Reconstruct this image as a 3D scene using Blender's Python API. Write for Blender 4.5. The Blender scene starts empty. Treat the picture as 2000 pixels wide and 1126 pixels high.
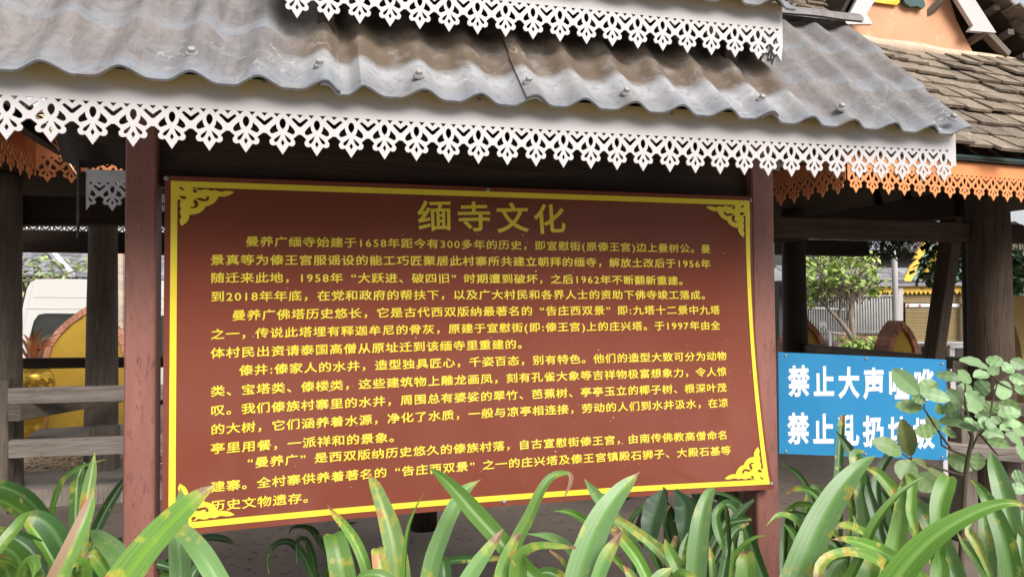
import bpy, bmesh, math, random
from math import radians, sin, cos, pi
from mathutils import Vector, Matrix, noise as mnoise

scene = bpy.context.scene
COL = scene.collection
rng = random.Random(7)

# ------------------------------------------------------------------ camera
PSI, PITCH, ROLL, FPX = radians(14.74), radians(1.65), radians(.43), 1444.0
CAM = Vector((0, 0, 1.5))
FW = Vector((sin(PSI)*cos(PITCH), cos(PSI)*cos(PITCH), sin(PITCH)))
_R0 = Vector((cos(PSI), -sin(PSI), 0))
_U0 = _R0.cross(FW)
UP = _U0*cos(ROLL) + _R0*sin(ROLL)
RT = _R0*cos(ROLL) - _U0*sin(ROLL)
cd = bpy.data.cameras.new('camera')
cam = bpy.data.objects.new('camera', cd)
COL.objects.link(cam)
m3 = Matrix((RT, UP, -FW)).transposed()
cam.matrix_world = Matrix.Translation(CAM) @ m3.to_4x4()
cd.sensor_width = 36.0
cd.lens = 36.0*FPX/2000.0
cd.clip_start = .05
cd.clip_end = 2000
scene.camera = cam

# ------------------------------------------------------------------ world, sun, exposure
SUN_EL, SUN_AZ = radians(38), radians(165)      # azimuth: clockwise from +Y, where the light comes from
w = bpy.data.worlds.new('World')
scene.world = w
w.use_nodes = True
nt = w.node_tree
nt.nodes.clear()
sky = nt.nodes.new('ShaderNodeTexSky')
sky.sky_type = 'NISHITA'
sky.sun_disc = False
sky.sun_elevation = SUN_EL
sky.sun_rotation = SUN_AZ
sky.dust_density = 3.0
hsv = nt.nodes.new('ShaderNodeHueSaturation')
hsv.inputs['Saturation'].default_value = .22
bg = nt.nodes.new('ShaderNodeBackground')
bg.inputs['Strength'].default_value = .075
wo = nt.nodes.new('ShaderNodeOutputWorld')
nt.links.new(sky.outputs[0], hsv.inputs['Color'])
nt.links.new(hsv.outputs[0], bg.inputs['Color'])
nt.links.new(bg.outputs[0], wo.inputs['Surface'])
sl = bpy.data.lights.new('sun', 'SUN')
sl.energy = 1.5
sl.angle = radians(35)
sl.color = (1.0, .955, .90)
so = bpy.data.objects.new('sun', sl)
COL.objects.link(so)
sdir = Vector((sin(SUN_AZ)*cos(SUN_EL), cos(SUN_AZ)*cos(SUN_EL), sin(SUN_EL)))
so.rotation_euler = sdir.to_track_quat('Z', 'Y').to_euler()
so.location = sdir*30
vs = scene.view_settings
scene.display_settings.display_device = 'sRGB'
vs.view_transform = 'Standard'
vs.look = 'None'
vs.gamma = 1
vs.exposure = 1.48

# ------------------------------------------------------------------ pixel -> point on a real plane
def ray(x, y): return FW + RT*((x-1000)/FPX) - UP*((y-563)/FPX)
def AY(x, y, Y):
    d = ray(x, y); return CAM + d*(Y/d.y)
def AZ(x, y, Z):
    d = ray(x, y); return CAM + d*((Z-1.5)/d.z)
def AD(x, y, D): return CAM + ray(x, y)*D

# ------------------------------------------------------------------ materials
def _ramp(nt, fac, lo, hi):
    n = nt.nodes.new('ShaderNodeMapRange'); n.clamp = True
    n.inputs[1].default_value = lo; n.inputs[2].default_value = hi
    nt.links.new(fac, n.inputs[0]); return n.outputs[0]
def _mix(nt, fac, a, b, mode='MIX'):
    n = nt.nodes.new('ShaderNodeMix'); n.data_type = 'RGBA'; n.blend_type = mode
    for sock, v in ((0, fac), (6, a), (7, b)):
        if isinstance(v, (int, float)): n.inputs[sock].default_value = v
        elif isinstance(v, tuple): n.inputs[sock].default_value = (v[0], v[1], v[2], 1)
        else: nt.links.new(v, n.inputs[sock])
    return n.outputs[2]
def _noise(nt, vec, scale, detail=5, rough=.55, dist=0):
    n = nt.nodes.new('ShaderNodeTexNoise')
    n.inputs['Scale'].default_value = scale; n.inputs['Detail'].default_value = detail
    n.inputs['Roughness'].default_value = rough; n.inputs['Distortion'].default_value = dist
    nt.links.new(vec, n.inputs['Vector']); return n.outputs[0]
def _math(nt, op, a, b=None):
    n = nt.nodes.new('ShaderNodeMath'); n.operation = op
    for i, v in enumerate((a, b)):
        if v is None: continue
        if isinstance(v, (int, float)): n.inputs[i].default_value = v
        else: nt.links.new(v, n.inputs[i])
    return n.outputs[0]
def _map(nt, vec, sc):
    n = nt.nodes.new('ShaderNodeMapping'); n.inputs['Scale'].default_value = sc
    nt.links.new(vec, n.inputs['Vector']); return n.outputs[0]
def new_mat(name):
    m = bpy.data.materials.new(name); m.use_nodes = True
    nt = m.node_tree; b = nt.nodes['Principled BSDF']
    tc = nt.nodes.new('ShaderNodeTexCoord')
    return m, nt, b, tc
def _bump(nt, b, h, strength, dist=.01):
    n = nt.nodes.new('ShaderNodeBump'); n.inputs['Strength'].default_value = strength
    n.inputs['Distance'].default_value = dist
    nt.links.new(h, n.inputs['Height']); nt.links.new(n.outputs[0], b.inputs['Normal'])
def pm(name, c1, c2=None, scale=5, lo=.35, hi=.68, rough=.6, bump=0, bscale=60, spec=.5, coord='Object', stretch=None, metal=0, c3=None, s3=30, lo3=.6, hi3=.75, island=0, detail=6):
    m, nt, b, tc = new_mat(name)
    vec = tc.outputs[coord]
    if stretch: vec = _map(nt, vec, stretch)
    col = None
    if c2:
        f = _ramp(nt, _noise(nt, vec, scale, detail), lo, hi)
        col = _mix(nt, f, c1, c2)
        if c3: col = _mix(nt, _ramp(nt, _noise(nt, vec, s3, 4), lo3, hi3), col, c3)
    if island:
        g = nt.nodes.new('ShaderNodeNewGeometry')
        hv = nt.nodes.new('ShaderNodeHueSaturation')
        nt.links.new(_math(nt, 'MULTIPLY_ADD', g.outputs['Random Per Island'], island), hv.inputs['Value'])
        nt.nodes[-1] if False else None
        # value runs from 1-island/2 to 1+island/2
        mm = [n for n in nt.nodes if n.type == 'MATH'][-1]
        mm.inputs[2].default_value = 1-island/2
        if col is None: hv.inputs['Color'].default_value = (c1[0], c1[1], c1[2], 1)
        else: nt.links.new(col, hv.inputs['Color'])
        col = hv.outputs[0]
    if col is None: b.inputs['Base Color'].default_value = (c1[0], c1[1], c1[2], 1)
    else: nt.links.new(col, b.inputs['Base Color'])
    b.inputs['Roughness'].default_value = rough
    b.inputs['Specular IOR Level'].default_value = spec
    b.inputs['Metallic'].default_value = metal
    if bump: _bump(nt, b, _noise(nt, vec, bscale, 6), bump)
    return m

def wood_mat(name, c1, c2, dark, rough=.75):
    m, nt, b, tc = new_mat(name)
    uv = tc.outputs['UV']
    g = _noise(nt, _map(nt, uv, (1.6, 26, 1)), 1.0, 8, .65, .6)
    g2 = _noise(nt, _map(nt, uv, (5, 130, 1)), 1.0, 4, .6, .3)
    blot = _noise(nt, tc.outputs['Object'], 2.2, 5)
    col = _mix(nt, _ramp(nt, g, .3, .7), c1, c2)
    col = _mix(nt, _ramp(nt, g2, .55, .72), col, dark)
    col = _mix(nt, _math(nt, 'MULTIPLY', _ramp(nt, blot, .5, .75), .55), col, dark)
    nt.links.new(col, b.inputs['Base Color'])
    b.inputs['Roughness'].default_value = rough
    b.inputs['Specular IOR Level'].default_value = .25
    _bump(nt, b, _math(nt, 'ADD', g, g2), .6, .006)
    return m

def roof_mat(name, drip=None):
    """fibre-cement sheet: u = metres along the eave, v = metres up the slope"""
    m, nt, b, tc = new_mat(name)
    uv = tc.outputs['UV']; ob = tc.outputs['Object']
    sep = nt.nodes.new('ShaderNodeSeparateXYZ'); nt.links.new(uv, sep.inputs[0])
    brown, brown2, blue = (.195, .172, .162), (.095, .08, .074), (.205, .225, .255)
    n1 = _noise(nt, ob, 3.2, 7, .6); n2 = _noise(nt, ob, 38, 5, .65)
    n3 = _noise(nt, _map(nt, uv, (30, 4, 1)), 1, 5, .6)
    col = _mix(nt, _ramp(nt, n1, .38, .66), brown, (.155, .155, .165))
    col = _mix(nt, _math(nt, 'MULTIPLY', _ramp(nt, n3, .46, .70), .7), col, brown2)
    wob = _math(nt, 'MULTIPLY', _math(nt, 'SUBTRACT', _noise(nt, ob, 9, 3), .5), .10)
    v = _math(nt, 'ADD', sep.outputs[1], wob)
    # bluish cement shows at every lip of the tile pattern
    fr = _math(nt, 'FRACT', _math(nt, 'DIVIDE', v, .29))
    lip = _math(nt, 'SUBTRACT', 1.0, _ramp(nt, fr, .10, .30))
    col = _mix(nt, _math(nt, 'MULTIPLY', lip, _ramp(nt, _noise(nt, ob, 2.6, 4), .25, .62)), col, blue)
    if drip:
        # inside the strip under the upper eave: dry brown dust plus painted eave shade above the drip line, rain-washed pale cement on it
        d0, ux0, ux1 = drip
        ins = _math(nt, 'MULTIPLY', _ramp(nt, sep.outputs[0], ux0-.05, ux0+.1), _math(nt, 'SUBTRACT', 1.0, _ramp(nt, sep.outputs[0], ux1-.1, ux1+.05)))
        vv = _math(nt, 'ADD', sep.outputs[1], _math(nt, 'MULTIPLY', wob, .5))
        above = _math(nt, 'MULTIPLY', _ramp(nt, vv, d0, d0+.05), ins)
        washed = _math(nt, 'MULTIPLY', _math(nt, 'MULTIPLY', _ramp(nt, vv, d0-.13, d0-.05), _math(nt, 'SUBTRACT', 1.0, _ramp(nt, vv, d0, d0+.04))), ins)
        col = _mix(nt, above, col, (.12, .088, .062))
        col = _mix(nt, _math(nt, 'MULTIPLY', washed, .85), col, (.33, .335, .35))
    # snail tracks and pale lichen squiggles
    vo = nt.nodes.new('ShaderNodeTexVoronoi'); vo.feature = 'DISTANCE_TO_EDGE'; vo.inputs['Scale'].default_value = 7
    wv = nt.nodes.new('ShaderNodeMix'); wv.data_type = 'VECTOR'; wv.inputs[0].default_value = .22
    ns = nt.nodes.new('ShaderNodeTexNoise'); ns.inputs['Scale'].default_value = 11
    nt.links.new(ob, ns.inputs['Vector'])
    nt.links.new(ob, wv.inputs[4]); nt.links.new(ns.outputs[1], wv.inputs[5])
    nt.links.new(wv.outputs[1], vo.inputs['Vector'])
    line = _math(nt, 'SUBTRACT', 1.0, _ramp(nt, vo.outputs[0], .003, .016))
    line = _math(nt, 'MULTIPLY', line, _ramp(nt, _noise(nt, ob, 4.1, 3), .52, .62))
    col = _mix(nt, _math(nt, 'MULTIPLY', line, .45), col, (.52, .49, .47))
    col = _mix(nt, _math(nt, 'MULTIPLY', _ramp(nt, n2, .50, .70), .55), col, (.10, .088, .085))
    n4 = _noise(nt, ob, 14, 7, .7)
    col = _mix(nt, _math(nt, 'MULTIPLY', _ramp(nt, n4, .50, .66), .6), col, (.25, .235, .225))
    col = _mix(nt, _math(nt, 'MULTIPLY', _ramp(nt, _noise(nt, ob, 120, 2), .70, .78), .35), col, (.62, .6, .58))
    nt.links.new(col, b.inputs['Base Color'])
    b.inputs['Roughness'].default_value = .62
    b.inputs['Specular IOR Level'].default_value = .35
    _bump(nt, b, n2, .25, .004)
    return m

def leaf_mat(name, base, light, rib, spots=0.0, brown=0.0, rough=.42, trans=.16):
    """strap leaf: u across, v along"""
    m, nt, b, tc = new_mat(name)
    uv = tc.outputs['UV']; ob = tc.outputs['Object']
    sep = nt.nodes.new('ShaderNodeSeparateXYZ'); nt.links.new(uv, sep.inputs[0])
    u, v = sep.outputs[0], sep.outputs[1]
    st = _noise(nt, _map(nt, uv, (15, .5, 1)), 1.0, 8, .72)
    col = _mix(nt, _ramp(nt, st, .35, .68), base, light)
    cx = _math(nt, 'ABSOLUTE', _math(nt, 'SUBTRACT', u, .5))
    col = _mix(nt, _math(nt, 'MULTIPLY', _math(nt, 'SUBTRACT', 1.0, _ramp(nt, cx, .03, .14)), .7), col, rib)
    big = _noise(nt, ob, 9, 3)
    col = _mix(nt, _math(nt, 'MULTIPLY', _ramp(nt, big, .5, .75), .35), col, light)
    # dry brown tip on some leaves: v runs to 0 at the tip
    oi0 = nt.nodes.new('ShaderNodeObjectInfo')
    tipn = _math(nt, 'ADD', v, _math(nt, 'MULTIPLY', _math(nt, 'SUBTRACT', _noise(nt, ob, 40, 3), .5), .09))
    lim = _math(nt, 'MULTIPLY', _math(nt, 'SUBTRACT', oi0.outputs['Random'], .45), -.16)
    tf = _ramp(nt, _math(nt, 'SUBTRACT', tipn, lim), 0, .02)
    yf = _ramp(nt, _math(nt, 'SUBTRACT', tipn, lim), -.05, .0)
    if name.startswith('lily'):
        col = _mix(nt, _math(nt, 'MULTIPLY', yf, .6), col, (.36, .34, .06)); col = _mix(nt, tf, col, _mix(nt, _noise(nt, ob, 90, 3), (.10, .05, .025), (.30, .19, .10)))
        vo = nt.nodes.new('ShaderNodeTexVoronoi'); vo.inputs['Scale'].default_value = 42; nt.links.new(ob, vo.inputs['Vector'])
        gate = _ramp(nt, _noise(nt, ob, 6, 2), .60-.1*spots, .64-.1*spots)
        col = _mix(nt, _math(nt, 'MULTIPLY', _math(nt, 'SUBTRACT', 1.0, _ramp(nt, vo.outputs['Distance'], .22, .36)), _math(nt, 'MULTIPLY', gate, .8)), col, (.46, .40, .10))
        col = _mix(nt, _math(nt, 'MULTIPLY', _math(nt, 'SUBTRACT', 1.0, _ramp(nt, vo.outputs['Distance'], .12, .18)), gate), col, (.32, .12, .04))
    if spots:
        s1 = _noise(nt, _map(nt, ob, (1, 1, .7)), 24, 5, .65)
        s2 = _noise(nt, ob, 60, 3, .6)
        col = _mix(nt, _math(nt, 'MULTIPLY', _ramp(nt, s1, .60-.12*spots, .68-.10*spots), .75), col, (.42, .40, .05))
        col = _mix(nt, _math(nt, 'MULTIPLY', _ramp(nt, s1, .69-.12*spots, .72-.10*spots), .9), col, (.40, .17, .06))
        col = _mix(nt, _math(nt, 'MULTIPLY', _ramp(nt, s2, .66, .70), .7*spots), col, (.34, .15, .05))
    if brown:
        e = _math(nt, 'ADD', u, _math(nt, 'MULTIPLY', _math(nt, 'SUBTRACT', big, .5), .5))
        f = _math(nt, 'SUBTRACT', 1.0, _ramp(nt, e, .40*brown, .46*brown))
        drycol = _mix(nt, st, (.20, .10, .05), (.50, .36, .24))
        col = _mix(nt, f, col, drycol)
    oi = nt.nodes.new('ShaderNodeObjectInfo'); hv = nt.nodes.new('ShaderNodeHueSaturation')
    nt.links.new(_ramp(nt, oi.outputs['Random'], -1.9, 1.35), hv.inputs['Value'])
    hv.inputs['Hue'].default_value = .5; nt.links.new(col, hv.inputs['Color'])
    mr = [n for n in nt.nodes if n.type == 'MAP_RANGE'][-1]; mr.inputs[1].default_value = 0; mr.inputs[2].default_value = 1; mr.inputs[3].default_value = .68; mr.inputs[4].default_value = 1.12
    col = hv.outputs[0]
    nt.links.new(col, b.inputs['Base Color'])
    b.inputs['Roughness'].default_value = rough
    b.inputs['Specular IOR Level'].default_value = .55
    _bump(nt, b, st, .14, .003)
    tr = nt.nodes.new('ShaderNodeBsdfTranslucent')
    nt.links.new(_mix(nt, .5, col, (.35, .5, .05), 'MULTIPLY'), tr.inputs['Color'])
    nt.links.new(col, tr.inputs['Color'])
    mx = nt.nodes.new('ShaderNodeMixShader'); mx.inputs[0].default_value = trans
    out = nt.nodes['Material Output']
    nt.links.new(b.outputs[0], mx.inputs[1]); nt.links.new(tr.outputs[0], mx.inputs[2])
    nt.links.new(mx.outputs[0], out.inputs['Surface'])
    return m

M = {}
M['white'] = pm('white_painted_steel', (.465, .44, .445), (.435, .41, .405), 3, rough=.45, c3=(.45, .38, .30), s3=55, lo3=.71, hi3=.78)
def fascia_mat():
    """white paint with the yellowish eave shade painted along the top few centimetres"""
    m = M['white'].copy(); m.name = 'white_painted_steel_shade_tint'; nt = m.node_tree; b = nt.nodes['Principled BSDF']
    src = b.inputs['Base Color'].links[0].from_socket; tc = nt.nodes.new('ShaderNodeTexCoord')
    sep = nt.nodes.new('ShaderNodeSeparateXYZ'); nt.links.new(tc.outputs['Object'], sep.inputs[0])
    z = _math(nt, 'ADD', sep.outputs[2], _math(nt, 'MULTIPLY', _math(nt, 'SUBTRACT', _noise(nt, _map(nt, tc.outputs['Object'], (9, 9, 2)), 1, 4), .5), .05))
    col = _mix(nt, _math(nt, 'MULTIPLY', _ramp(nt, z, .148, .19), .9), src, (.50, .355, .12))  # khaki tint paints in the shade below the roof edge
    nt.links.new(col, b.inputs['Base Color']); return m
M['fascia'] = fascia_mat()
M['cool_white'] = pm('cool_white_steel', (.55, .56, .58), (.45, .46, .48), 5, rough=.5)  # cool, faintly mottled white
M['post'] = pm('red_brown_post_paint', (.265, .105, .082), (.185, .072, .055), 2.2, lo=.36, hi=.62, rough=.6, bump=.25, bscale=60, stretch=(5, 5, .9), c3=(.12, .045, .034), s3=26, lo3=.58, hi3=.70, detail=9)
M['steel'] = pm('galvanised_bolt', (.34, .325, .32), (.22, .205, .20), 60, rough=.6, metal=.1)
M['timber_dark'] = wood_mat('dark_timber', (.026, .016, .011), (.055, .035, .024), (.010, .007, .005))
M['timber'] = wood_mat('weathered_timber', (.12, .095, .075), (.20, .165, .135), (.04, .03, .024))
M['timber_mid'] = wood_mat('brown_timber', (.045, .030, .020), (.10, .068, .047), (.015, .010, .007))
M['timber_grey'] = wood_mat('grey_rail_timber', (.20, .165, .14), (.38, .33, .29), (.07, .052, .04))
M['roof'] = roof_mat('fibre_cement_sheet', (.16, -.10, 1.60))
M['under'] = pm('shade_dark_sheet_underside', (.03, .027, .025), (.05, .043, .038), 4, rough=.9)  # dark colour paints in the shade under the roof
M['roof_plain'] = roof_mat('fibre_cement_sheet_plain')
M['yellow'] = pm('yellow_print', (.80, .655, .06), (.76, .61, .045), 6, rough=.3, spec=.4)
M['sign_blue'] = pm('blue_sign_film', (.012, .185, .40), (.02, .225, .44), 3, rough=.4, bump=.12, bscale=5, c3=(.05, .19, .34), s3=16, lo3=.62, hi3=.8)
M['sign_white'] = pm('white_sign_letter', (.78, .78, .84), rough=.4)
M['orange'] = pm('orange_paint', (.72, .26, .085), (.62, .21, .07), 5, rough=.6, c3=(.45, .20, .10), s3=25, lo3=.62, hi3=.8)
M['peach'] = pm('faded_peach_wall', (.58, .30, .17), (.52, .25, .13), 3, rough=.7, c3=(.62, .42, .30), s3=9, lo3=.6, hi3=.8)
M['concrete'] = pm('bare_concrete', (.26, .22, .19), (.17, .145, .125), 2.5, rough=.85, bump=.3, bscale=45, c3=(.10, .085, .075), s3=9, lo3=.58, hi3=.75)
M['bounce_pave'] = pm('pale_bounce_concrete', (.40, .385, .36), (.33, .315, .29), 1.5, rough=.9)
M['ground'] = pm('packed_sandy_ground', (.165, .125, .097), (.11, .084, .066), 1.3, rough=.95, bump=.5, bscale=25, c3=(.055, .046, .04), s3=14, lo3=.58, hi3=.72)
M['straw'] = pm('dry_straw', (.78, .60, .38), rough=.8, island=.7)
M['tile'] = pm('old_clay_tile', (.215, .17, .122), (.125, .096, .07), 7, rough=.9, bump=.35, bscale=70, c3=(.46, .40, .34), s3=42, lo3=.60, hi3=.72, island=.55)
M['mortar'] = pm('sandy_mortar', (.55, .43, .32), (.42, .31, .22), 9, rough=.95, bump=.5, bscale=40)
M['greytile'] = pm('grey_house_tile', (.17, .165, .185), (.26, .255, .28), 20, rough=.7, island=.7)
M['petal'] = pm('ochre_yellow_plaster', (.47, .29, .028), (.41, .245, .02), 4, rough=.7, c3=(.36, .20, .03), s3=14, lo3=.6, hi3=.8)
M['arch'] = pm('aged_yellow_plaster', (.44, .31, .10), (.36, .24, .07), 4, rough=.6)
M['brick'] = pm('red_brick', (.50, .22, .135), (.38, .165, .10), 9, rough=.85, island=.6, bump=.3, bscale=60, c3=(.5, .38, .28), s3=30, lo3=.62, hi3=.75)
M['paleb'] = pm('pale_brick', (.50, .42, .34), (.40, .33, .27), 9, rough=.9, island=.3, bump=.3)
M['van'] = pm('cream_van_paint', (.56, .555, .53), rough=.25)
M['glass'] = pm('dark_glass', (.03, .034, .035), (.05, .05, .045), 2, rough=.12, spec=.6)
M['black'] = pm('black_rubber', (.02, .02, .02), rough=.6)
M['gold'] = pm('gilded_urn', (.80, .50, .08), (.55, .32, .04), 20, rough=.28, metal=.8)
M['greypaint'] = pm('grey_fence_paint', (.50, .49, .47), (.42, .41, .39), 8, rough=.5)
M['pink'] = pm('pink_wall', (.62, .27, .22), (.54, .24, .20), 6, rough=.8, c3=(.66, .48, .42), s3=18, lo3=.6, hi3=.7)
M['shutter'] = pm('bronze_shutter', (.26, .19, .085), (.22, .16, .07), 4, rough=.45)
M['shopyellow'] = pm('yellow_valance', (.85, .55, .08), (.75, .45, .06), 6, rough=.5)
M['darkwall'] = pm('dark_house_wall', (.018, .018, .02), (.035, .032, .032), 3, rough=.6)
M['gablegreen'] = pm('green_glazed_gable', (.05, .14, .13), (.45, .55, .5), 3, lo=.45, hi=.6, rough=.3)
M['green_orn'] = pm('teal_ornament', (.012, .05, .05), (.018, .075, .065), 12, rough=.4)
M['bark'] = pm('pale_bark', (.36, .30, .24), (.24, .19, .15), 12, rough=.9, bump=.4)
M['twig'] = pm('dark_twig', (.07, .055, .03), rough=.7)
M['cloth'] = pm('white_cloth', (.8, .78, .77), rough=.8)
M['red'] = pm('red_leaf', (.45, .06, .05), (.3, .2, .05), 12, rough=.5)
M['lily'] = leaf_mat('lily_leaf', (.07, .18, .018), (.15, .31, .045), (.22, .38, .08))
M['lily_pale'] = leaf_mat('lily_leaf_pale', (.11, .225, .06), (.20, .34, .13), (.10, .26, .03), spots=.06)
M['lily_spot'] = leaf_mat('lily_leaf_spotted', (.08, .20, .024), (.18, .32, .07), (.17, .31, .03), spots=.42)
M['lily_bad'] = leaf_mat('lily_leaf_blotched', (.12, .24, .06), (.20, .33, .11), (.26, .32, .03), spots=.85)
M['lily_dry'] = leaf_mat('lily_leaf_dry_edge', (.10, .23, .04), (.18, .32, .075), (.17, .31, .04), spots=.25, brown=1.0)
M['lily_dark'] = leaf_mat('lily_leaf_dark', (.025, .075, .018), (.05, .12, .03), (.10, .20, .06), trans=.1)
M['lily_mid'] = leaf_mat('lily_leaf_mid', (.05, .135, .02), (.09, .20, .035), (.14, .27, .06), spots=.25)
M['dead'] = leaf_mat('withered_leaf', (.26, .15, .09), (.40, .27, .19), (.2, .1, .06), rough=.8)
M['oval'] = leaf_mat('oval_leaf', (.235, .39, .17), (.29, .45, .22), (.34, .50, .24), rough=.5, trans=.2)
M['oval_dark'] = leaf_mat('oval_leaf_shaded', (.16, .27, .085), (.21, .33, .12), (.24, .36, .13), rough=.5)  # darker copy of the oval leaf, shade painted into the colour
M['oval_brown'] = leaf_mat('oval_leaf_browned', (.17, .24, .08), (.24, .23, .09), (.15, .2, .06), spots=.25, rough=.55)
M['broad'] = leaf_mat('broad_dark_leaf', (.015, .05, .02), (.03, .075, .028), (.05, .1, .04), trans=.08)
M['foliage'] = pm('tree_foliage', (.05, .12, .03), rough=.45, island=.9)
M['foliage_light'] = pm('frangipani_foliage', (.32, .44, .11), rough=.5, island=.8)
M['foliage_pale'] = pm('pale_foliage', (.28, .36, .14), rough=.5, island=.8)
M['board'] = None
def board_mat():
    m, nt, b, tc = new_mat('red_brown_board_film')
    ob = tc.outputs['Object']
    col = _mix(nt, _ramp(nt, _noise(nt, ob, 1.8, 4), .3, .7), (.178, .047, .030), (.205, .057, .036))
    col = _mix(nt, _ramp(nt, _noise(nt, ob, 70, 3), .735, .75), col, (.75, .65, .5))
    nt.links.new(col, b.inputs['Base Color'])
    b.inputs['Roughness'].default_value = .15
    b.inputs['Specular IOR Level'].default_value = .5
    h = _math(nt, 'ADD', _math(nt, 'MULTIPLY', _noise(nt, _map(nt, ob, (3.0, 1, 1.2)), 1.0, 2), 1.0), _math(nt, 'MULTIPLY', _noise(nt, ob, 28, 4), .012))
    _bump(nt, b, h, .22, .02)
    return m
M['board'] = board_mat()

# ------------------------------------------------------------------ object helpers
WLOC = {}
def tag(o, label=None, cat=None, group=None, kind=None):
    if label: o['label'] = label
    if cat: o['category'] = cat
    if group: o['group'] = group
    if kind: o['kind'] = kind
    return o
def thing(name, loc, label, cat, group=None):
    o = bpy.data.objects.new(name, None)
    COL.objects.link(o); o.location = loc; o.empty_display_size = .2
    WLOC[o.name] = Vector(loc)
    return tag(o, label, cat, group)
def link_mesh(name, me, parent=None, base=None):
    o = bpy.data.objects.new(name, me)
    COL.objects.link(o)
    pl = WLOC[parent.name] if parent else Vector((0, 0, 0))
    if base is None:
        xs = [v.co for v in me.vertices]
        if xs:
            lo = Vector([min(c[i] for c in xs) for i in range(3)]); hi = Vector([max(c[i] for c in xs) for i in range(3)])
            base = Vector(((lo.x+hi.x)/2, (lo.y+hi.y)/2, lo.z))
        else: base = Vector((0, 0, 0))
    me.transform(Matrix.Translation(-base))
    if parent: o.parent = parent
    o.location = base-pl
    WLOC[o.name] = base
    return o

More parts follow.
